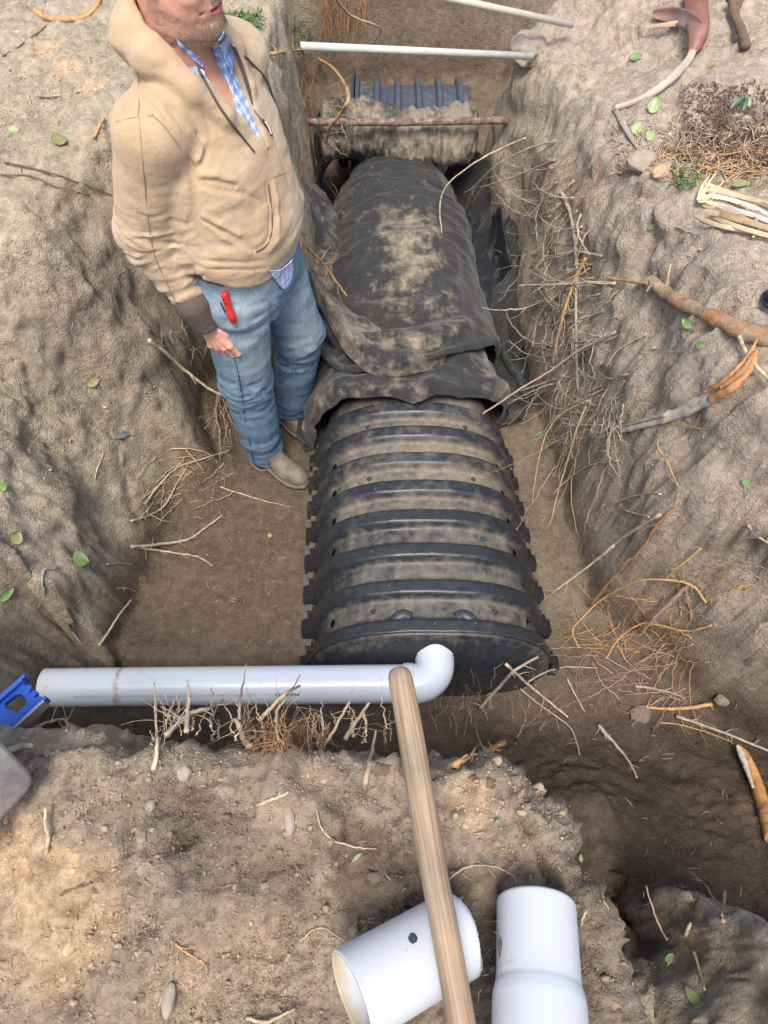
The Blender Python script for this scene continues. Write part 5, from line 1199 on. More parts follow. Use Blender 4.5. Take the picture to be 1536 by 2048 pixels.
def root(label, m, pts, r0, r1=None, lift=.006, cat='root', group='exposed roots', name='root', **k):
    RIM[0] = 1366 > 0 and 300 <= pts[0][0] <= 790 and 1430 <= pts[0][1] <= 1570 and pts[-1][1] < 1480
    mb = MB(); strand(mb, pts, r0, r0 * .4 if r1 is None else r1, lift, **k); RIM[0] = False; return tag(mb.build(name, RM[m]), label, cat, group)
ROOTS = [
 ('thick orange root curving over the left bank at the top border', 'orange', [(70, 22), (95, 36), (130, 40), (168, 34), (192, 14), (200, -10)], .011, .008, .010, dict(bump=.1)),
 ('grey root running from the left bank to the back of the jacket', 'grey', [(78, 194), (120, 190), (165, 182), (215, 178)], .0045, .004, .006, dict(twigs=3)),
 ('thin dark twig crossing the top left corner', 'brown', [(-5, 118), (45, 88), (92, 52)], .0035, .002, .006, {}),
 ('long dark twig trailing down the left bank towards the jacket', 'brown', [(10, 325), (80, 340), (150, 362), (245, 398)], .0032, .0016, .008, dict(twigs=6)),
 ('second dark twig beneath the long one on the left bank', 'brown', [(0, 350), (60, 352), (110, 372), (180, 392)], .0022, .001, .006, dict(twigs=5)),
 ('short orange stick poking out behind the jacket', 'orange', [(188, 274), (197, 256), (207, 236)], .0055, .0045, .012, {}),
 ('thin pale twig with a kink on the left bank below the grey root', 'pale', [(55, 192), (68, 220), (82, 240)], .0025, .0012, .006, {}),
 ('forked pale root reaching in front of the jeans at knee height', 'pale', [(298, 680), (330, 704), (372, 742), (430, 784), (480, 797), (522, 809)], .0085, .0022, [.02, .05, .11, .24, .36, .45], dict(twigs=5, n=8)),
 ('pale root lying down the slope below the knee-high root', 'pale', [(290, 1008), (318, 970), (355, 935), (405, 918), (462, 900)], .0035, .0022, .012, dict(twigs=8)),
 ('second pale root beside it fraying into many tips', 'tan', [(262, 1042), (300, 1030), (330, 1010), (352, 970), (380, 925)], .0045, .002, .010, dict(twigs=14, tl=.08)),
 ('small upright pale root on the left slope', 'pale', [(190, 958), (197, 930), (208, 905)], .0030, .0016, .010, {}),
 ('thin curved root on the slope leading to the boot', 'pale', [(340, 898), (375, 897), (405, 903), (428, 914)], .0030, .002, .012, {}),
 ('flat orange sliver of root bark on the left slope', 'orange', [(372, 900), (388, 918), (408, 942)], .0060, .0015, .010, {}),
 ('straight pale twig on the pit floor pointing at the boot', 'pale', [(440, 974), (490, 990), (530, 1002), (585, 1014)], .0035, .0014, .006, dict(twigs=2)),
 ('thick grey root along the pit floor with a forked tip', 'grey', [(262, 1094), (320, 1088), (372, 1080), (402, 1062), (446, 1030)], .0065, .0035, .010, dict(twigs=9)),
 ('pale root below the forked one, bent at its right tip', 'pale', [(262, 1092), (310, 1100), (365, 1108), (400, 1115), (426, 1132)], .0048, .002, .010, dict(twigs=5)),
 ('crooked grey root running down the earth ridge above the pipe end', 'grey', [(112, 1136), (88, 1140), (84, 1165), (88, 1190), (76, 1216)], .0052, .002, .008, {}),
 ('grey stick leaning in the dark corner behind the pipe', 'grey', [(198, 1292), (222, 1255), (242, 1225), (264, 1198)], .0050, .003, .03, {}),
 ('short white twig on the pit floor near the dark corner', 'pale', [(214, 1128), (240, 1127), (266, 1129)], .0030, .002, .006, {}),
 ('short splintered twig beneath the short white one', 'pale', [(234, 1177), (252, 1176), (272, 1183)], .0028, .0015, .006, dict(twigs=4, tl=.03)),
 ('curled root arching at the left end of the near bank', 'tan', [(46, 1478), (70, 1456), (98, 1444), (126, 1438), (136, 1448), (133, 1462)], .0040, .003, .015, dict(twigs=9)),
 ('pale broken root end beside the shovel blade', 'pale', [(18, 1502), (42, 1492), (64, 1492)], .0055, .004, .012, {}),
 ('yellowish root standing upright at the left of the near bank', 'pale', [(92, 1706), (97, 1672), (90, 1650), (92, 1614)], .0038, .0024, [.004, .012, .03, .04], {}),
 ('tall pale stalk standing against the pipe, left of the group', 'pale', [(308, 1540), (314, 1490), (312, 1450), (308, 1366)], .0042, .0012, [.01, .04, .08, .10], {}),
 ('thick cut stalk standing in front of the pipe print', 'pale', [(372, 1462), (376, 1420), (378, 1392), (374, 1362)], .0050, .0020, [.01, .05, .08, .10], {}),
 ('long thin reddish stalk crossing in front of the pipe', 'pink', [(478, 1440), (480, 1400), (486, 1366), (494, 1326)], .0030, .0010, [.03, .07, .10, .12], {}),
 ('broad split stump of root at the middle of the near bank rim', 'tan', [(500, 1496), (488, 1478), (478, 1452), (470, 1438)], .0075, .0032, [.005, .02, .04, .05], {}),
 ('slanting root with a dark tip in front of the printed name', 'tan', [(520, 1440), (548, 1410), (575, 1384), (600, 1372)], .0042, .0022, [.04, .07, .09, .10], {}),
 ('slender root slanting over the printed name', 'pale', [(552, 1444), (555, 1420), (578, 1390), (601, 1350)], .0032, .0010, [.03, .06, .09, .11], {}),
 ('grey root fork leaning right below the pipe', 'grey', [(330, 1470), (380, 1428), (420, 1416), (446, 1400)], .0050, .0020, [.03, .07, .08, .09], dict(twigs=6)),
 ('leaning root between the stump and the handle', 'tan', [(640, 1500), (662, 1470), (690, 1420), (700, 1404)], .0038, .002, [.02, .05, .07, .08], dict(twigs=3)),
 ('pale root leaning right, nearer to the handle', 'grey', [(690, 1478), (715, 1440), (738, 1405)], .0045, .0025, [.02, .05, .07], {}),
 ('splintered root upright left of the handle', 'tan', [(730, 1568), (738, 1530), (746, 1495), (752, 1460)], .0050, .0018, [.005, .02, .04, .05], {}),
 ('short upright root tip left of the splintered one', 'pale', [(616, 1556), (619, 1520), (617, 1488), (614, 1450)], .0024, .001, [.005, .02, .035, .05], {}),
 ('brown hooked root just left of the handle', 'brown', [(772, 1510), (770, 1480), (768, 1452)], .0034, .002, [.02, .04, .05], {}),
 ('white thread-like root looping on the near bank', 'pale', [(634, 1618), (640, 1650), (665, 1680), (712, 1694), (754, 1698)], .0016, .0010, .006, {}),
 ('short woody twig on the near bank above the oval stone', 'tan', [(514, 1612), (545, 1598), (578, 1584)], .0030, .0024, .006, {}),
 ('thin forked rootlet on the near bank', 'orange', [(350, 1886), (375, 1908), (405, 1924), (415, 1940)], .0020, .0008, .005, dict(twigs=5)),
 ('yellow twig at the bottom border of the near bank', 'tan', [(492, 2034), (530, 2044), (565, 2030), (590, 2018)], .0030, .0015, .006, dict(twigs=3)),
 ('short charred stick on the sun-coloured patch of the near bank', 'brown', [(122, 1790), (150, 1778), (184, 1766)], .0028, .0016, .006, {}),
 ('thin stem lying beside the white offcut', 'tan', [(600, 1882), (640, 1856), (690, 1882)], .0013, .0009, .005, {}),
 ('arched thin stem on the damp soil right of the handle', 'tan', [(893, 1762), (935, 1735), (985, 1733), (1022, 1748), (1034, 1765)], .0016, .0009, .006, {}),
 ('thick brown root lying along the rim behind the handle', 'brown', [(752, 1540), (820, 1545), (900, 1550), (985, 1568)], .0110, .0090, .004, dict(bump=.15)),
 ('root with a frayed orange end jutting over the damp floor', 'orange', [(898, 1532), (935, 1518), (970, 1506), (1008, 1484)], .0045, .0095, [.02, .04, .06, .08], dict(bump=.35, twigs=8, tl=.03)),
 ('zigzag pale twig rising from the rim corner', 'pale', [(976, 1546), (968, 1500), (955, 1470), (948, 1440)], .0026, .0010, [.01, .03, .05, .06], dict(twigs=4, tl=.03)),
 ('straight pale stick slanting down from the chamber corner', 'pale', [(1012, 1328), (1060, 1372), (1100, 1405), (1136, 1434)], .0050, .0035, [.06, .05, .04, .02], dict(twigs=2)),
 ('grey bent stick crossing in front of the chamber end', 'grey', [(958, 1418), (1000, 1372), (1030, 1340), (1076, 1314)], .0060, .004, [.02, .07, .08, .05], dict(twigs=5)),
 ('pale twig with side shoots lying right of the chamber end', 'grey', [(1056, 1364), (1090, 1345), (1130, 1334), (1195, 1336)], .0035, .0022, .03, dict(twigs=5)),
 ('long straight stick continuing over the damp floor', 'grey', [(1040, 1378), (1080, 1410), (1140, 1455), (1160, 1510)], .0036, .0016, .03, dict(twigs=6)),
 ('grey root ending in hairs beside the clod mound', 'grey', [(1196, 1450), (1230, 1488), (1256, 1520), (1274, 1556)], .0058, .0028, .015, dict(twigs=6)),
 ('thin bent stick in the middle of the damp floor', 'grey', [(1134, 1356), (1150, 1390), (1170, 1424)], .0040, .002, .012, {}),
 ('bright orange root lying at the foot of the right heap', 'orange', [(1284, 1413), (1320, 1417), (1375, 1416), (1424, 1408)], .0040, .0070, .012, dict(bump=.2, twigs=6)),
 ('long grey stick sloping to the right border', 'grey', [(1352, 1432), (1400, 1448), (1460, 1470), (1545, 1505)], .0055, .004, .02, dict(twigs=8)),
 ('thin orange roots beneath the long grey stick', 'orange', [(1320, 1444), (1370, 1452), (1430, 1470), (1470, 1488)], .0025, .0015, .012, dict(twigs=6)),
 ('purplish broken roots scattered on the damp floor', 'pink', [(1270, 1372), (1310, 1378), (1355, 1390), (1370, 1398)], .0050, .002, .012, dict(twigs=9)),
 ('reddish stalk leaning over the dark hollow', 'pink', [(1334, 1880), (1318, 1850), (1304, 1812), (1292, 1772)], .0030, .0018, [.01, .03, .05, .07], {}),
 ('crooked pale stalk leaning over the dark hollow', 'pale', [(1446, 1832), (1428, 1800), (1412, 1772), (1380, 1744)], .0026, .0014, [.02, .05, .07, .09], dict(twigs=2)),
 ('thick cut stalk standing on the corner mound', 'pale', [(1446, 1842), (1448, 1810), (1450, 1782)], .0046, .0042, [.005, .04, .07], {}),
 ('short green-white stub on the corner mound', 'pale', [(1370, 1872), (1376, 1858), (1382, 1845)], .0042, .0040, [.01, .03, .04], {}),
 ('orange stem lying on the corner mound', 'tan', [(1388, 1904), (1398, 1940), (1410, 1980)], .0036, .002, .01, {}),
 ('white splinter beside the bell-ended offcut', 'pale', [(1162, 1850), (1166, 1838), (1174, 1820)], .0018, .001, .02, {}),
 ('heavy root crossing the upper right heap', 'bark', [(1306, 562), (1330, 585), (1370, 610), (1430, 636), (1490, 662), (1550, 676)], .0170, .0240, .018, dict(bump=.10, twigs=3, sides=12)),
 ('rust coloured side root rising from the heavy root', 'tan', [(1332, 578), (1336, 555), (1342, 528)], .0075, .002, .03, {}),
 ('orange pointed root reaching left from the heavy root', 'orange', [(1205, 552), (1250, 562), (1300, 568)], .0030, .0065, .03, {}),
 ('white bent root hanging from the heavy root at right', 'pale', [(1478, 672), (1492, 705), (1515, 735), (1545, 765)], .0060, .0050, .03, {}),
 ('dark woody root bent at the top of the wall roots', 'grey', [(1122, 382), (1140, 425), (1150, 478), (1152, 500), (1172, 506), (1204, 512)], .0080, .0045, .02, dict(bump=.1)),
 ('long woody root hanging straight down the right wall', 'grey', [(1150, 480), (1154, 540), (1152, 600), (1153, 700), (1156, 780)], .0068, .0040, [.02, .03, .04, .05, .05], dict(twigs=4)),
 ('orange brown root slanting down the right wall', 'orange', [(1172, 516), (1150, 560), (1130, 620), (1112, 690), (1106, 730)], .0072, .0024, [.03, .06, .08, .09, .09], dict(twigs=12, tl=.07)),
 ('pale branching root lying across the wall roots', 'pale', [(1230, 566), (1170, 566), (1100, 570), (1036, 571)], .0055, .0050, [.02, .06, .10, .14], dict(twigs=8, tl=.08)),
 ('thin arched root hanging over the fabric', 'pale', [(1052, 276), (1012, 292), (950, 325), (896, 368), (880, 410), (884, 466)], .0040, .0022, [.03, .12, .20, .22, .20, .10], {}),
 ('second arched root over the side of the fabric', 'pale', [(1110, 282), (1050, 300), (990, 332), (950, 372), (928, 386)], .0038, .0015, [.02, .08, .15, .18, .16], dict(twigs=3)),
 ('pinkish root reaching left over the side of the fabric', 'pink', [(1110, 320), (1060, 340), (1004, 362), (956, 376)], .0042, .0026, [.03, .10, .16, .2], dict(twigs=2)),
 ('mauve twig beneath the pinkish one', 'pink', [(1106, 336), (1050, 345), (1000, 350), (955, 362)], .0025, .0015, [.02, .08, .12, .16], {}),
 ('long stick slanting from the wall to the chamber rib', 'pink', [(1232, 664), (1160, 700), (1100, 742), (1030, 785), (965, 828)], .0052, .0030, [.03, .10, .16, .14, .05], dict(twigs=7)),
 ('grey stick above the long slanting one', 'grey', [(1130, 752), (1090, 765), (1040, 782)], .0040, .002, [.05, .08, .10], {}),
 ('pale twig looping up the right wall', 'pale', [(1294, 668), (1240, 698), (1215, 730), (1200, 760)], .0036, .002, [.012, .02, .03, .03], {}),
 ('long thin root hanging into the gap right of the chamber', 'tan', [(1172, 812), (1150, 870), (1130, 940), (1112, 1000), (1100, 1050)], .0040, .0014, [.05, .09, .10, .08, .05], dict(twigs=5)),
 ('thin root drooping left of the long hanging one', 'tan', [(1180, 800), (1120, 830), (1088, 880), (1072, 950), (1064, 1010)], .0036, .0012, [.04, .09, .12, .10, .06], dict(twigs=4)),
 ('orange twig curving out of the wall below the root tangle', 'tan', [(1236, 922), (1180, 930), (1140, 955), (1104, 990)], .0030, .0022, [.01, .04, .07, .08], dict(twigs=3)),
 ('pale straight stick leaning beside the last ribs', 'pale', [(1320, 1028), (1240, 1080), (1180, 1130), (1100, 1188)], .0060, .0030, [.02, .06, .08, .05], dict(twigs=12, tl=.08)),
 ('pinkish straight stick at the foot of the right heap', 'pink', [(1380, 1166), (1345, 1200), (1310, 1235), (1282, 1264)], .0075, .0050, [.02, .05, .07, .06], dict(twigs=4)),
 ('fuzzy orange root fibre on the wall beside the sticks', 'rust', [(1352, 1012), (1315, 1050), (1280, 1100), (1230, 1150), (1180, 1212)], .0028, .0060, [.01, .03, .04, .04, .03], dict(twigs=26, tl=.05, bump=.5)),
 ('bright orange root arching over the trench corner', 'orange', [(1412, 1206), (1385, 1172), (1335, 1160), (1270, 1164), (1205, 1198), (1165, 1236), (1145, 1262), (1158, 1296)], .0040, .0024, [.01, .04, .07, .10, .12, .12, .11, .08], dict(twigs=8, n=8)),
 ('orange rootlet crossing the arching one', 'orange', [(1404, 1096), (1350, 1140), (1300, 1190), (1262, 1240)], .0028, .0016, [.01, .05, .07, .05], dict(twigs=5)),
 ('second orange root curving beneath the arching one', 'orange', [(1424, 1250), (1370, 1262), (1290, 1246), (1240, 1276), (1212, 1318)], .0038, .0022, [.01, .05, .07, .08, .06], dict(twigs=8)),
 ('yellow thin root on the middle of the right heap', 'orange', [(1356, 972), (1335, 925), (1316, 895), (1318, 868), (1346, 848), (1402, 858)], .0026, .0014, .012, dict(twigs=4)),
 ('pale bent root with a fork on the right wall', 'pale', [(1322, 988), (1275, 990), (1225, 1008), (1206, 1028)], .0034, .0015, .012, dict(twigs=3)),
 ('short white peg of root on the right wall', 'pale', [(1248, 1020), (1275, 1028), (1298, 1034)], .0034, .003, .03, {}),
 ('pale twig fragment on the upper right heap', 'pale', [(1354, 452), (1380, 464), (1404, 474)], .0025, .0014, .006, dict(twigs=1)),
 ('orange twig poking in from the right border', 'tan', [(1496, 1050), (1512, 1070), (1545, 1090)], .0042, .004, .02, {}),
 ('hooked pale root end beside the dry palm leaves', 'pale', [(1438, 398), (1480, 410), (1508, 432), (1514, 458), (1506, 476)], .0048, .0034, .02, {}),
 ('pale root arching beside the hood', 'orange', [(508, 112), (540, 108), (570, 104), (604, 99)], .0075, .0040, .015, dict(twigs=10, tl=.07)),
 ('pale yellow root bent across the trench corner', 'orange', [(637, 118), (662, 134), (684, 160), (697, 196), (682, 226), (662, 252), (652, 284)], .0085, .0050, [.03, .5, .9, .95, .8, .7, .55], dict(twigs=5, n=8)),
 ('forked pale root under the end of the jacket', 'orange', [(598, 478), (622, 502), (650, 532), (676, 568), (694, 592)], .0068, .0026, [.4, .5, .45, .35, .25], dict(twigs=9, tl=.09)),
 ('upright thin root at the top border above the level rod', 'tan', [(668, -8), (700, 30), (745, 48), (762, 60), (748, 84)], .0060, .0030, [1.0, .9, .8, .7, .6], {}),
]
for lab, m_, pts, r0, r1, lf, kw in ROOTS: root(lab, m_, pts, r0, r1, lf, **kw)
def tangle(label, m, lines, name='root_tangle', group=None, cat='root tangle'):
    mb = MB(); RIM[0] = 'near bank rim' in label
    for pts, r, lift, tw in lines: strand(mb, pts, r, r * .35, lift, n=5, jit=.0035, twigs=tw, tl=.08, sides=5)
    RIM[0] = False; return tag(mb.build(name, RM[m]), label, cat, 'root tangles')
def fan(n, x0, x1, y0, y1, a0, a1, l0, l1, lift0=.01, lift1=.09, r=(.001, .0026), tw=3, seed=0, bend=.35):
    rs = random.Random(seed); out = []
    for k in range(n):
        x = rs.uniform(x0, x1); y = rs.uniform(y0, y1); a = R(rs.uniform(a0, a1)); L = rs.uniform(l0, l1); pts = [(x, y)]; b = rs.uniform(-bend, bend)
        for j in range(3): a += b * .5; x += math.cos(a) * L / 3; y += math.sin(a) * L / 3; pts.append((x, y))
        l_ = rs.uniform(.4, 1) * lift1; out.append((pts, rs.uniform(*r), [lift0, l_ * .5, l_ * .8, l_], rs.randint(0, tw)))
    return out
tangle('dense fringe of pale roots sticking out of the upper right wall', 'pale', fan(50, 1090, 1190, 330, 640, 112, 175, 60, 150, seed=1, bend=.9, r=(.0020, .0045)))
tangle('orange hair-like roots matted high on the right wall', 'rust', fan(46, 1120, 1205, 280, 400, 105, 150, 60, 150, .004, .03, (.0006, .0014), 2, seed=2))
tangle('grey dead roots bristling in the middle of the right wall', 'grey', fan(64, 1100, 1255, 560, 850, 100, 185, 50, 150, seed=3, bend=1.0, lift1=.11, r=(.0018, .0042)))
tangle('fine roots hanging below the grey ones', 'tan', fan(44, 1110, 1240, 740, 940, 95, 150, 50, 160, seed=4, r=(.0014, .0030)))
tangle('orange and brown roots knotted at the lower right trench corner', 'orange', fan(34, 1180, 1390, 1190, 1330, 90, 260, 40, 150, .006, .06, (.0009, .0024), 4, seed=5, bend=.8))
tangle('brown dead roots lying under the knotted orange ones', 'pink', fan(30, 1180, 1420, 1280, 1400, 140, 215, 40, 120, .004, .03, (.0010, .0030), 3, seed=6, bend=.6))
tangle('hanging fringe of orange roots on the left wall beside the jacket', 'orange', fan(34, 596, 648, 120, 430, 60, 110, 40, 120, .004, .04, (.0008, .0018), 2, seed=7))
tangle('curtain of orange roots hanging at the top of the far trench', 'rust', fan(44, 640, 745, -40, 20, 75, 100, 40, 110, .02, .06, (.0012, .0028), 1, seed=8, bend=.15))
tangle('matted orange fibres behind the knee-high root', 'tan', fan(26, 430, 462, 760, 860, 70, 110, 30, 80, .03, .10, (.0010, .0024), 1, seed=9, bend=.2))
tangle('brush of fine roots spilling over the middle of the near bank rim', 'rust', fan(80, 505, 660, 1432, 1480, 60, 120, 25, 70, .008, .03, (.0006, .0013), 2, seed=10, bend=.9))
tangle('row of upright root stubs along the near bank rim', 'tan', fan(44, 300, 790, 1440, 1500, 250, 292, 20, 85, .004, .06, (.0008, .0026), 2, seed=11, bend=.3))
tangle('bristly root ends on the damp slope right of the handle', 'grey', fan(30, 860, 1100, 1370, 1480, 250, 300, 15, 60, .004, .04, (.0008, .0018), 2, seed=12))
tangle('broken roots in the undercut hollow behind the jacket sleeve', 'pale', fan(18, 290, 420, 560, 700, 20, 100, 25, 80, .004, .06, (.0008, .0020), 2, seed=13))
tangle('dead roots trailing down the slope left of the boot', 'tan', fan(22, 300, 470, 900, 1000, 110, 165, 30, 90, .004, .03, (.0010, .0026), 2, seed=14))
tangle('thin roots fringing the far left corner beside the cross chamber', 'tan', fan(26, 642, 690, 170, 300, -40, 60, 20, 60, .02, .25, (.0012, .0026), 2, seed=15))
tangle('sparse orange roots on the right border of the heap', 'orange', fan(10, 1440, 1530, 1120, 1180, 150, 200, 30, 90, .006, .02, (.0010, .002), 2, seed=16))
# split bleached wood
def split_wood():
    rt_ = empty('split_branch', tuple(hit(1400, 800))); tag(rt_, 'split branch, bleached white at one end and orange at the other, on the right heap', 'broken branch')
    def bar(pts, rr, m, nm, lift=.02): mb = MB(); P = spline(smooth_depth(path(pts, lift)), 9, .0014); mb.tube(P, list(np.interp(np.linspace(0, 1, len(P)), np.linspace(0, 1, len(rr)), rr) * (1 + RNG.uniform(-.13, .13, len(P)))), 9, flat=.7); mb.build(nm, m, rt_)
    MW = mat('bleached_wood', (.56, .50, .42), .8, var=.3, vscale=30, stretch=(1, 1, 1), bump=.4, bscale=120, col2=(.24, .20, .16), mixscale=26, mixlo=.52, mixhi=.68)
    bar([(1246, 860), (1290, 846), (1340, 832), (1400, 806), (1450, 782)], [.009, .016, .017, .018, .014], MW, 'bleached_end')
    bar([(1244, 852), (1290, 840), (1330, 829)], [.003, .007, .008], RM['grey'], 'splinter', .035)
    MO = mat('fresh_wood', (.50, .235, .095), .75, var=.35, vscale=40, bump=.4, bscale=120, col2=(.30, .15, .07), mixscale=30)
    bar([(1420, 800), (1462, 772), (1500, 735), (1512, 700)], [.012, .016, .013, .004], MO, 'fresh_end', .028)
    bar([(1408, 786), (1450, 762), (1490, 722), (1514, 680)], [.006, .010, .008, .003], MO, 'splinter', .04); bar([(1440, 775), (1482, 744), (1506, 706)], [.005, .008, .003], RM['rust'], 'splinter', .05)
    rt2 = empty('broken_root', tuple(hit(1505, 1560))); tag(rt2, 'thick orange root with a peeled white end at the right border below the heap', 'broken root')
    mb = MB(); P = spline(smooth_depth(path([(1478, 1492), (1496, 1525), (1512, 1565), (1528, 1615), (1545, 1680)], .03)), 7, .0008); mb.tube(P, list(np.interp(np.linspace(0, 1, len(P)), [0, .15, .5, 1], [.006, .016, .019, .020])), 12)
    mb.build('bark', mat('yellow_root', (.52, .27, .08), .8, var=.3, vscale=40, col2=(.20, .10, .10), mixscale=24, mixlo=.5, mixhi=.62, bump=.3), rt2)
    mb = MB(); P = spline(smooth_depth(path([(1474, 1490), (1484, 1512), (1496, 1545), (1506, 1575)], .045)), 7, .0006); mb.tube(P, list(np.interp(np.linspace(0, 1, len(P)), [0, .3, 1], [.004, .011, .004])), 9); mb.build('peeled_wood', MW, rt2)
split_wood()
# palm leaf base and stem
def palm():
    rt_ = empty('palm_leaf_base', tuple(hit(1385, 90))); tag(rt_, 'brown curved palm leaf base with a long pale stem lying on the right heap', 'palm leaf base')
    MP = mat('palm_sheath', (.20, .085, .050), .5, var=.3, vscale=14, col2=(.16, .15, .17), mixscale=8, mixlo=.5, mixhi=.7, bump=.3, bscale=60)
    def ribbon(pts, w, m, nm, lift, cup=.3, n=8):
        P = spline(smooth_depth(path(pts, lift)), n); V = []; k = 9
        for i, p in enumerate(P):
            t = (P[min(i + 1, len(P) - 1)] - P[max(i - 1, 0)]).normalized(); view = (CAM - p).normalized(); s = t.cross(view).normalized(); ww = np.interp(i / (len(P) - 1), np.linspace(0, 1, len(w)), w)
            for j in range(k):
                a = (j / (k - 1) - .5) * 2; V.append((p + s * ww * a + view * (-cup * ww * a * a))[:])
        o = np_mesh(nm, np.array(V), grid_faces(len(P), k), m, rt_); md = o.modifiers.new('s', 'SOLIDIFY'); md.thickness = .004; md.offset = 0; return o
    ribbon([(1391, -25), (1392, 20), (1396, 55), (1392, 85), (1384, 104)], [.040, .040, .036, .028, .014], MP, 'sheath', .06, .5)
    ribbon([(1398, 52), (1372, 38), (1340, 30), (1306, 28)], [.016, .026, .024, .012], MP, 'side_lobe', .05, -.4)
    ribbon([(1392, 62), (1360, 48), (1330, 50), (1288, 56)], [.010, .009, .007, .004], RM['tan'], 'lobe_edge', .04, .2)
    ribbon([(1386, 98), (1378, 118), (1350, 150), (1310, 182), (1270, 203), (1230, 216)], [.012, .012, .013, .012, .010, .008], mat('palm_stem', (.42, .37, .29), .7, var=.2, vscale=30, bump=.2), 'stem', .055, .8)
    ribbon([(1228, 214), (1245, 245), (1262, 275), (1275, 295)], [.006, .008, .006, .003], RM['grey'], 'stem_end', .025, .4)
palm()
mb = MB(); strand(mb, [(1462, -5), (1470, 30), (1482, 60), (1492, 92)], .016, .014, .04, bump=.2, sides=10); strand(mb, [(1470, 25), (1480, 5), (1486, -8)], .010, .008, .05); tag(mb.build('branch_stub', RM['brown']), 'short brown branch stub leaning at the top right of the heap', 'branch')
# dry palm leaflets
def fronds():
    rt_ = empty('dry_palm_frond', tuple(hit(1470, 410))); tag(rt_, 'bundle of dry straw coloured palm leaflets at the right border', 'palm frond'); rs = random.Random(5)
    ms = [mat('leaflet_straw', (.50, .41, .26), .7, var=.2, vscale=30), mat('leaflet_pale', (.60, .58, .52), .6, var=.2, vscale=30), mat('leaflet_tan', (.38, .27, .15), .75, var=.2, vscale=30)]
    for k in range(22):
        y = 372 + k * 3.4 + rs.uniform(-6, 6); x0 = 1400 + rs.uniform(-12, 30); P = spline(smooth_depth(path([(x0, y - 4), (x0 + 60, y + 14 + rs.uniform(-5, 5)), (1560, y + 40 + rs.uniform(-8, 8))], rs.uniform(.01, .05))), 6); V = []
        for i, p in enumerate(P):
            t = (P[min(i + 1, len(P) - 1)] - P[max(i - 1, 0)]).normalized(); s = t.cross((CAM - p).normalized()).normalized(); w = .0055 * min(1, .3 + i / 3); V += [(p - s * w)[:], (p + Vector((0, 0, .002)))[:], (p + s * w)[:]]
        np_mesh('leaflet', np.array(V), grid_faces(len(P), 3), ms[rs.randint(0, 2)], rt_)
    for pts in ([(1400, 405), (1412, 375), (1432, 345)], [(1398, 400), (1405, 372), (1420, 350)], [(1404, 402), (1425, 388), (1448, 362)]):
        P = spline(path(pts, .04), 5); V = []
        for i, p in enumerate(P):
            t = (P[min(i + 1, len(P) - 1)] - P[max(i - 1, 0)]).normalized(); s = t.cross((CAM - p).normalized()).normalized(); w = .006 * (1 - i / len(P)) + .001; V += [(p - s * w)[:], (p + s * w)[:]]
        np_mesh('leaflet', np.array(V), grid_faces(len(P), 2), ms[0], rt_)
fronds()
def litter(label, n, box, L, r, mname, seed, cat='straw', name='straw_litter', lift=.008, ang=(0, 360)):
    rs = random.Random(seed); mb = MB()
    for k in range(n):
        x = rs.uniform(box[0], box[2]); y = rs.uniform(box[1], box[3]); a = R(rs.uniform(*ang)); l = rs.uniform(.3, 1) * L; dq = ray(x, y).normalized(); tr = BVHS[0].ray_cast(CAM, dq, 20)[3]; p0 = hit(x, y, lift * rs.random())
        if tr is None or abs((p0 - CAM).length - tr) > .05: continue
        p1 = hit(x + math.cos(a) * l, y + math.sin(a) * l, lift * rs.random())
        if (p1 - p0).length > .25: continue
        mb.tube([p0, p0.lerp(p1, .5) + Vector((rs.uniform(-.004, .004), rs.uniform(-.004, .004), rs.uniform(0, .008))), p1], r * rs.uniform(.5, 1.2), 4)
    return tag(mb.build(name, RM[mname] if isinstance(mname, str) else mname), label, cat, None, 'stuff')
litter('tangle of dry straw and root litter on the upper right heap', 420, (1230, 250, 1545, 350), 38, .0016, 'tan', 1)
litter('orange root litter on the upper right heap', 150, (1290, 300, 1545, 370), 50, .0018, 'orange', 2, ang=(-30, 30))
litter('dark leaf mould crumbs on the upper right heap', 900, (1360, 165, 1545, 330), 10, .0016, 'brown', 3)
litter('scattered hair roots over the left slope', 160, (20, 500, 480, 1040), 26, .0009, 'pale', 4)
litter('scattered hair roots over the near bank', 170, (20, 1560, 980, 2040), 26, .0006, 'tan', 5)
litter('scattered hair roots over the damp floor', 70, (900, 1380, 1500, 1860), 30, .0009, 'tan', 6)
litter('scattered hair roots over the right heap', 170, (1160, 480, 1530, 1300), 30, .0010, 'pale', 7)
litter('bits of twig on the pit floor', 70, (260, 1030, 600, 1300), 16, .0010, 'tan', 8)
M_GR = mat('grass_green', (.10, .19, .055), .6, var=.3, vscale=30); M_LF = mat('leaf_green', (.115, .215, .060), .5, var=.25, vscale=90, col2=(.17, .27, .10), mixscale=60); M_LFP = mat('leaf_pale', (.28, .35, .16), .5, var=.2, vscale=60); M_LFD = mat('leaf_dark', (.04, .11, .06), .45, var=.3)
litter('small tufts of green grass on the bank behind the jacket', 150, (440, 25, 520, 65), 18, .0024, M_GR, 9, 'grass', 'grass', .03)
litter('sparse green grass at the left rim of the far trench', 60, (585, 40, 625, 110), 20, .0018, M_GR, 10, 'grass', 'grass', .03)
litter('green and yellow shoots beside the dry palm leaflets', 50, (1345, 335, 1400, 375), 18, .0020, M_GR, 12, 'grass', 'grass', .03)
M_LF2 = mat('leaf_olive', (.14, .19, .065), .6, var=.3, vscale=90, col2=(.26, .22, .10), mixscale=70); M_LF3 = mat('leaf_yellowing', (.20, .26, .09), .6, var=.3, vscale=90, col2=(.24, .16, .07), mixscale=80)
LV = []
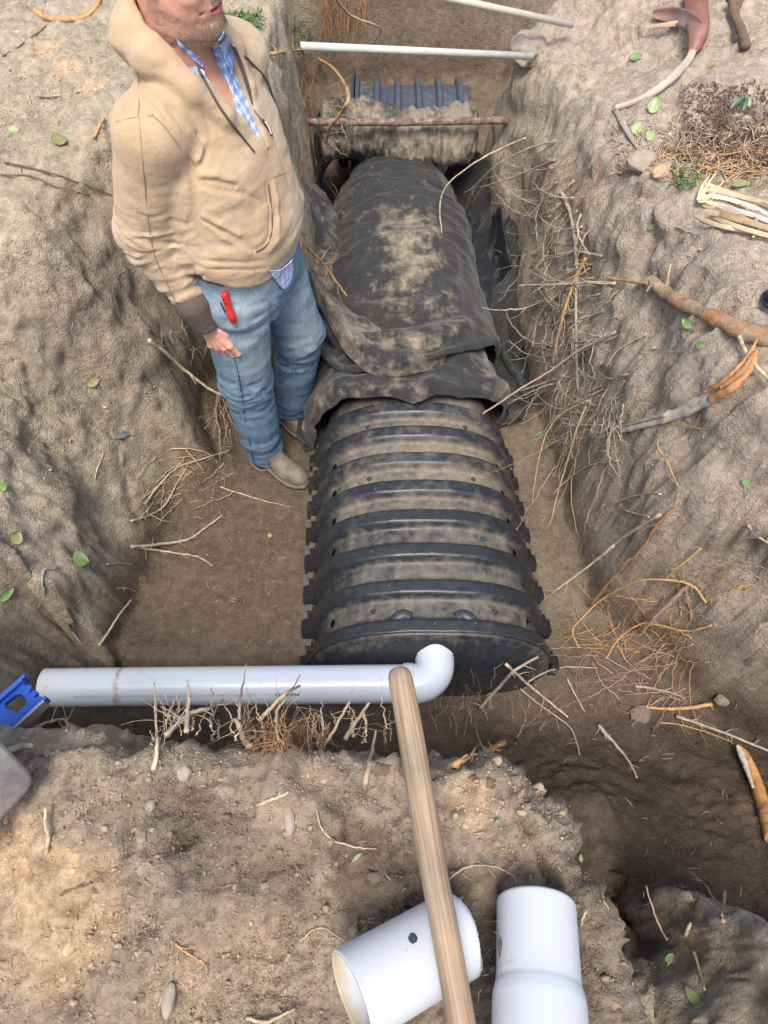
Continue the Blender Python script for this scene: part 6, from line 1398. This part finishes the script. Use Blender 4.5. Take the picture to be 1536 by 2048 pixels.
def leaf(px, py, L, W, ang, label, m=M_LF, group='fallen green leaves', lift=.010, serr=True, cup=.25):
    L = L / FPX * .75; W = W / FPX * .75; m = m if m is not M_LF else random.choice([M_LF, M_LF, M_LF2, M_LF3]); d0 = ray(px, py).normalized(); best = None
    for b in BVHS:
        r = b.ray_cast(CAM, d0, 20)
        if r[0] is not None and (best is None or r[3] < best[3]): best = r
    p, nn, _, dist = best; nn = nn if nn.dot(d0) < 0 else -nn; nn = (nn * .6 - d0 * .6).normalized(); L *= dist; W *= dist
    up_ = Vector((math.cos(R(ang)), math.sin(R(ang)) * .9, 0)); u = (up_ - nn * up_.dot(nn)).normalized(); v = nn.cross(u); nu, nv = 22, 9; V = []
    for i in range(nu):
        t = i / (nu - 1); w = W * (math.sin(math.pi * t ** .75) ** .8) * .5 * (1 + (.07 * math.sin(i * 2.9) if serr else 0))
        for j in range(nv):
            s = (j / (nv - 1) - .5) * 2; V.append((p + nn * (lift + cup * W * s * s * .5 + .06 * L * math.sin(t * 3.1)) + u * (t - .5) * L + v * w * s)[:])
    rt_ = empty('leaf', tuple(p)); tag(rt_, label, 'leaf', group); np_mesh('leaf_blade', np.array(V), grid_faces(nu, nv), m, rt_)
    mb = MB(); mb.tube([p + nn * (lift + .001) + u * L * q for q in (-.62, -.3, 0, .3, .48)], [.0012, .001, .0008, .0006, .0004], 5); mb.build('stalk', M_LFP, rt_)
for a in ((118, 284, 34, 28, 20, 'green leaf on the bank left of the jacket'), (30, 264, 26, 16, 0, 'small pale leaf near the left border', M_LFP), (185, 760, 42, 24, 60, 'curled bright green leaf on the left slope'), (156, 1123, 44, 42, 10, 'round green leaf on the earth ridge above the pipe end'),
          (28, 1074, 34, 34, 80, 'round green leaf at the left border above the dark hole'), (10, 1186, 44, 20, 60, 'narrow green leaf at the left border below the dark hole'), (3, 976, 22, 26, 40, 'green leaf cut by the left border'), (1308, 213, 38, 26, 70, 'pale yellow-green leaf below the palm stem', M_LFP),
          (1270, 118, 30, 16, 10, 'folded green leaf high on the right heap'), (1424, 132, 26, 10, 20, 'narrow green leaf above the dark litter'), (1305, 450, 22, 14, 50, 'small bright leaf on the smooth part of the right heap'),
          (1378, 645, 34, 22, 110, 'green leaf just below the heavy root'), (1406, 688, 24, 18, 30, 'second green leaf below the heavy root'), (1494, 962, 20, 18, 30, 'small green leaf near the right border of the heap'), (1481, 371, 42, 16, 0, 'fresh green leaf on the dry palm leaflets'),
          (1275, 258, 34, 24, 60, 'torn pale leaf under the end of the palm stem', M_LFP), (1300, 275, 30, 20, 100, 'pale leaf beside the torn one', M_LFP), (1475, 208, 44, 12, 40, 'dark glossy frond piece in the litter', M_LFD), (1488, 215, 40, 10, 70, 'second dark frond piece in the litter', M_LFD), (1496, 206, 24, 10, 90, 'bright yellow-green leaf in the dark litter', M_LFP),
          (540, 1072, 14, 12, 0, 'tiny green leaf on the pit floor near the chamber'), (1078, 868, 26, 12, 30, 'grey-green sprig in the gap right of the chamber', M_GR),
          (1162, 1716, 18, 10, 90, 'small leaf in the hollow beside the near bank'), (1388, 1996, 44, 20, 120, 'green leaf on the corner mound'), (1344, 1924, 26, 20, 60, 'dull leaf high on the corner mound'), (716, 1716, 26, 10, 45, 'green leaf blade on the near bank left of the handle'),
          (240, 872, 44, 14, 30, 'grey-blue dried leaf on the left slope', mat('leaf_grey', (.13, .15, .15), .7)), (920, 1795, 12, 12, 0, 'tiny dark leaf behind the offcut', M_LFD), (992, 1640, 14, 10, 40, 'tiny green leaf on the sandy patch right of the handle')):
    leaf(*a[:6], **({'m': a[6]} if len(a) > 6 else {}))
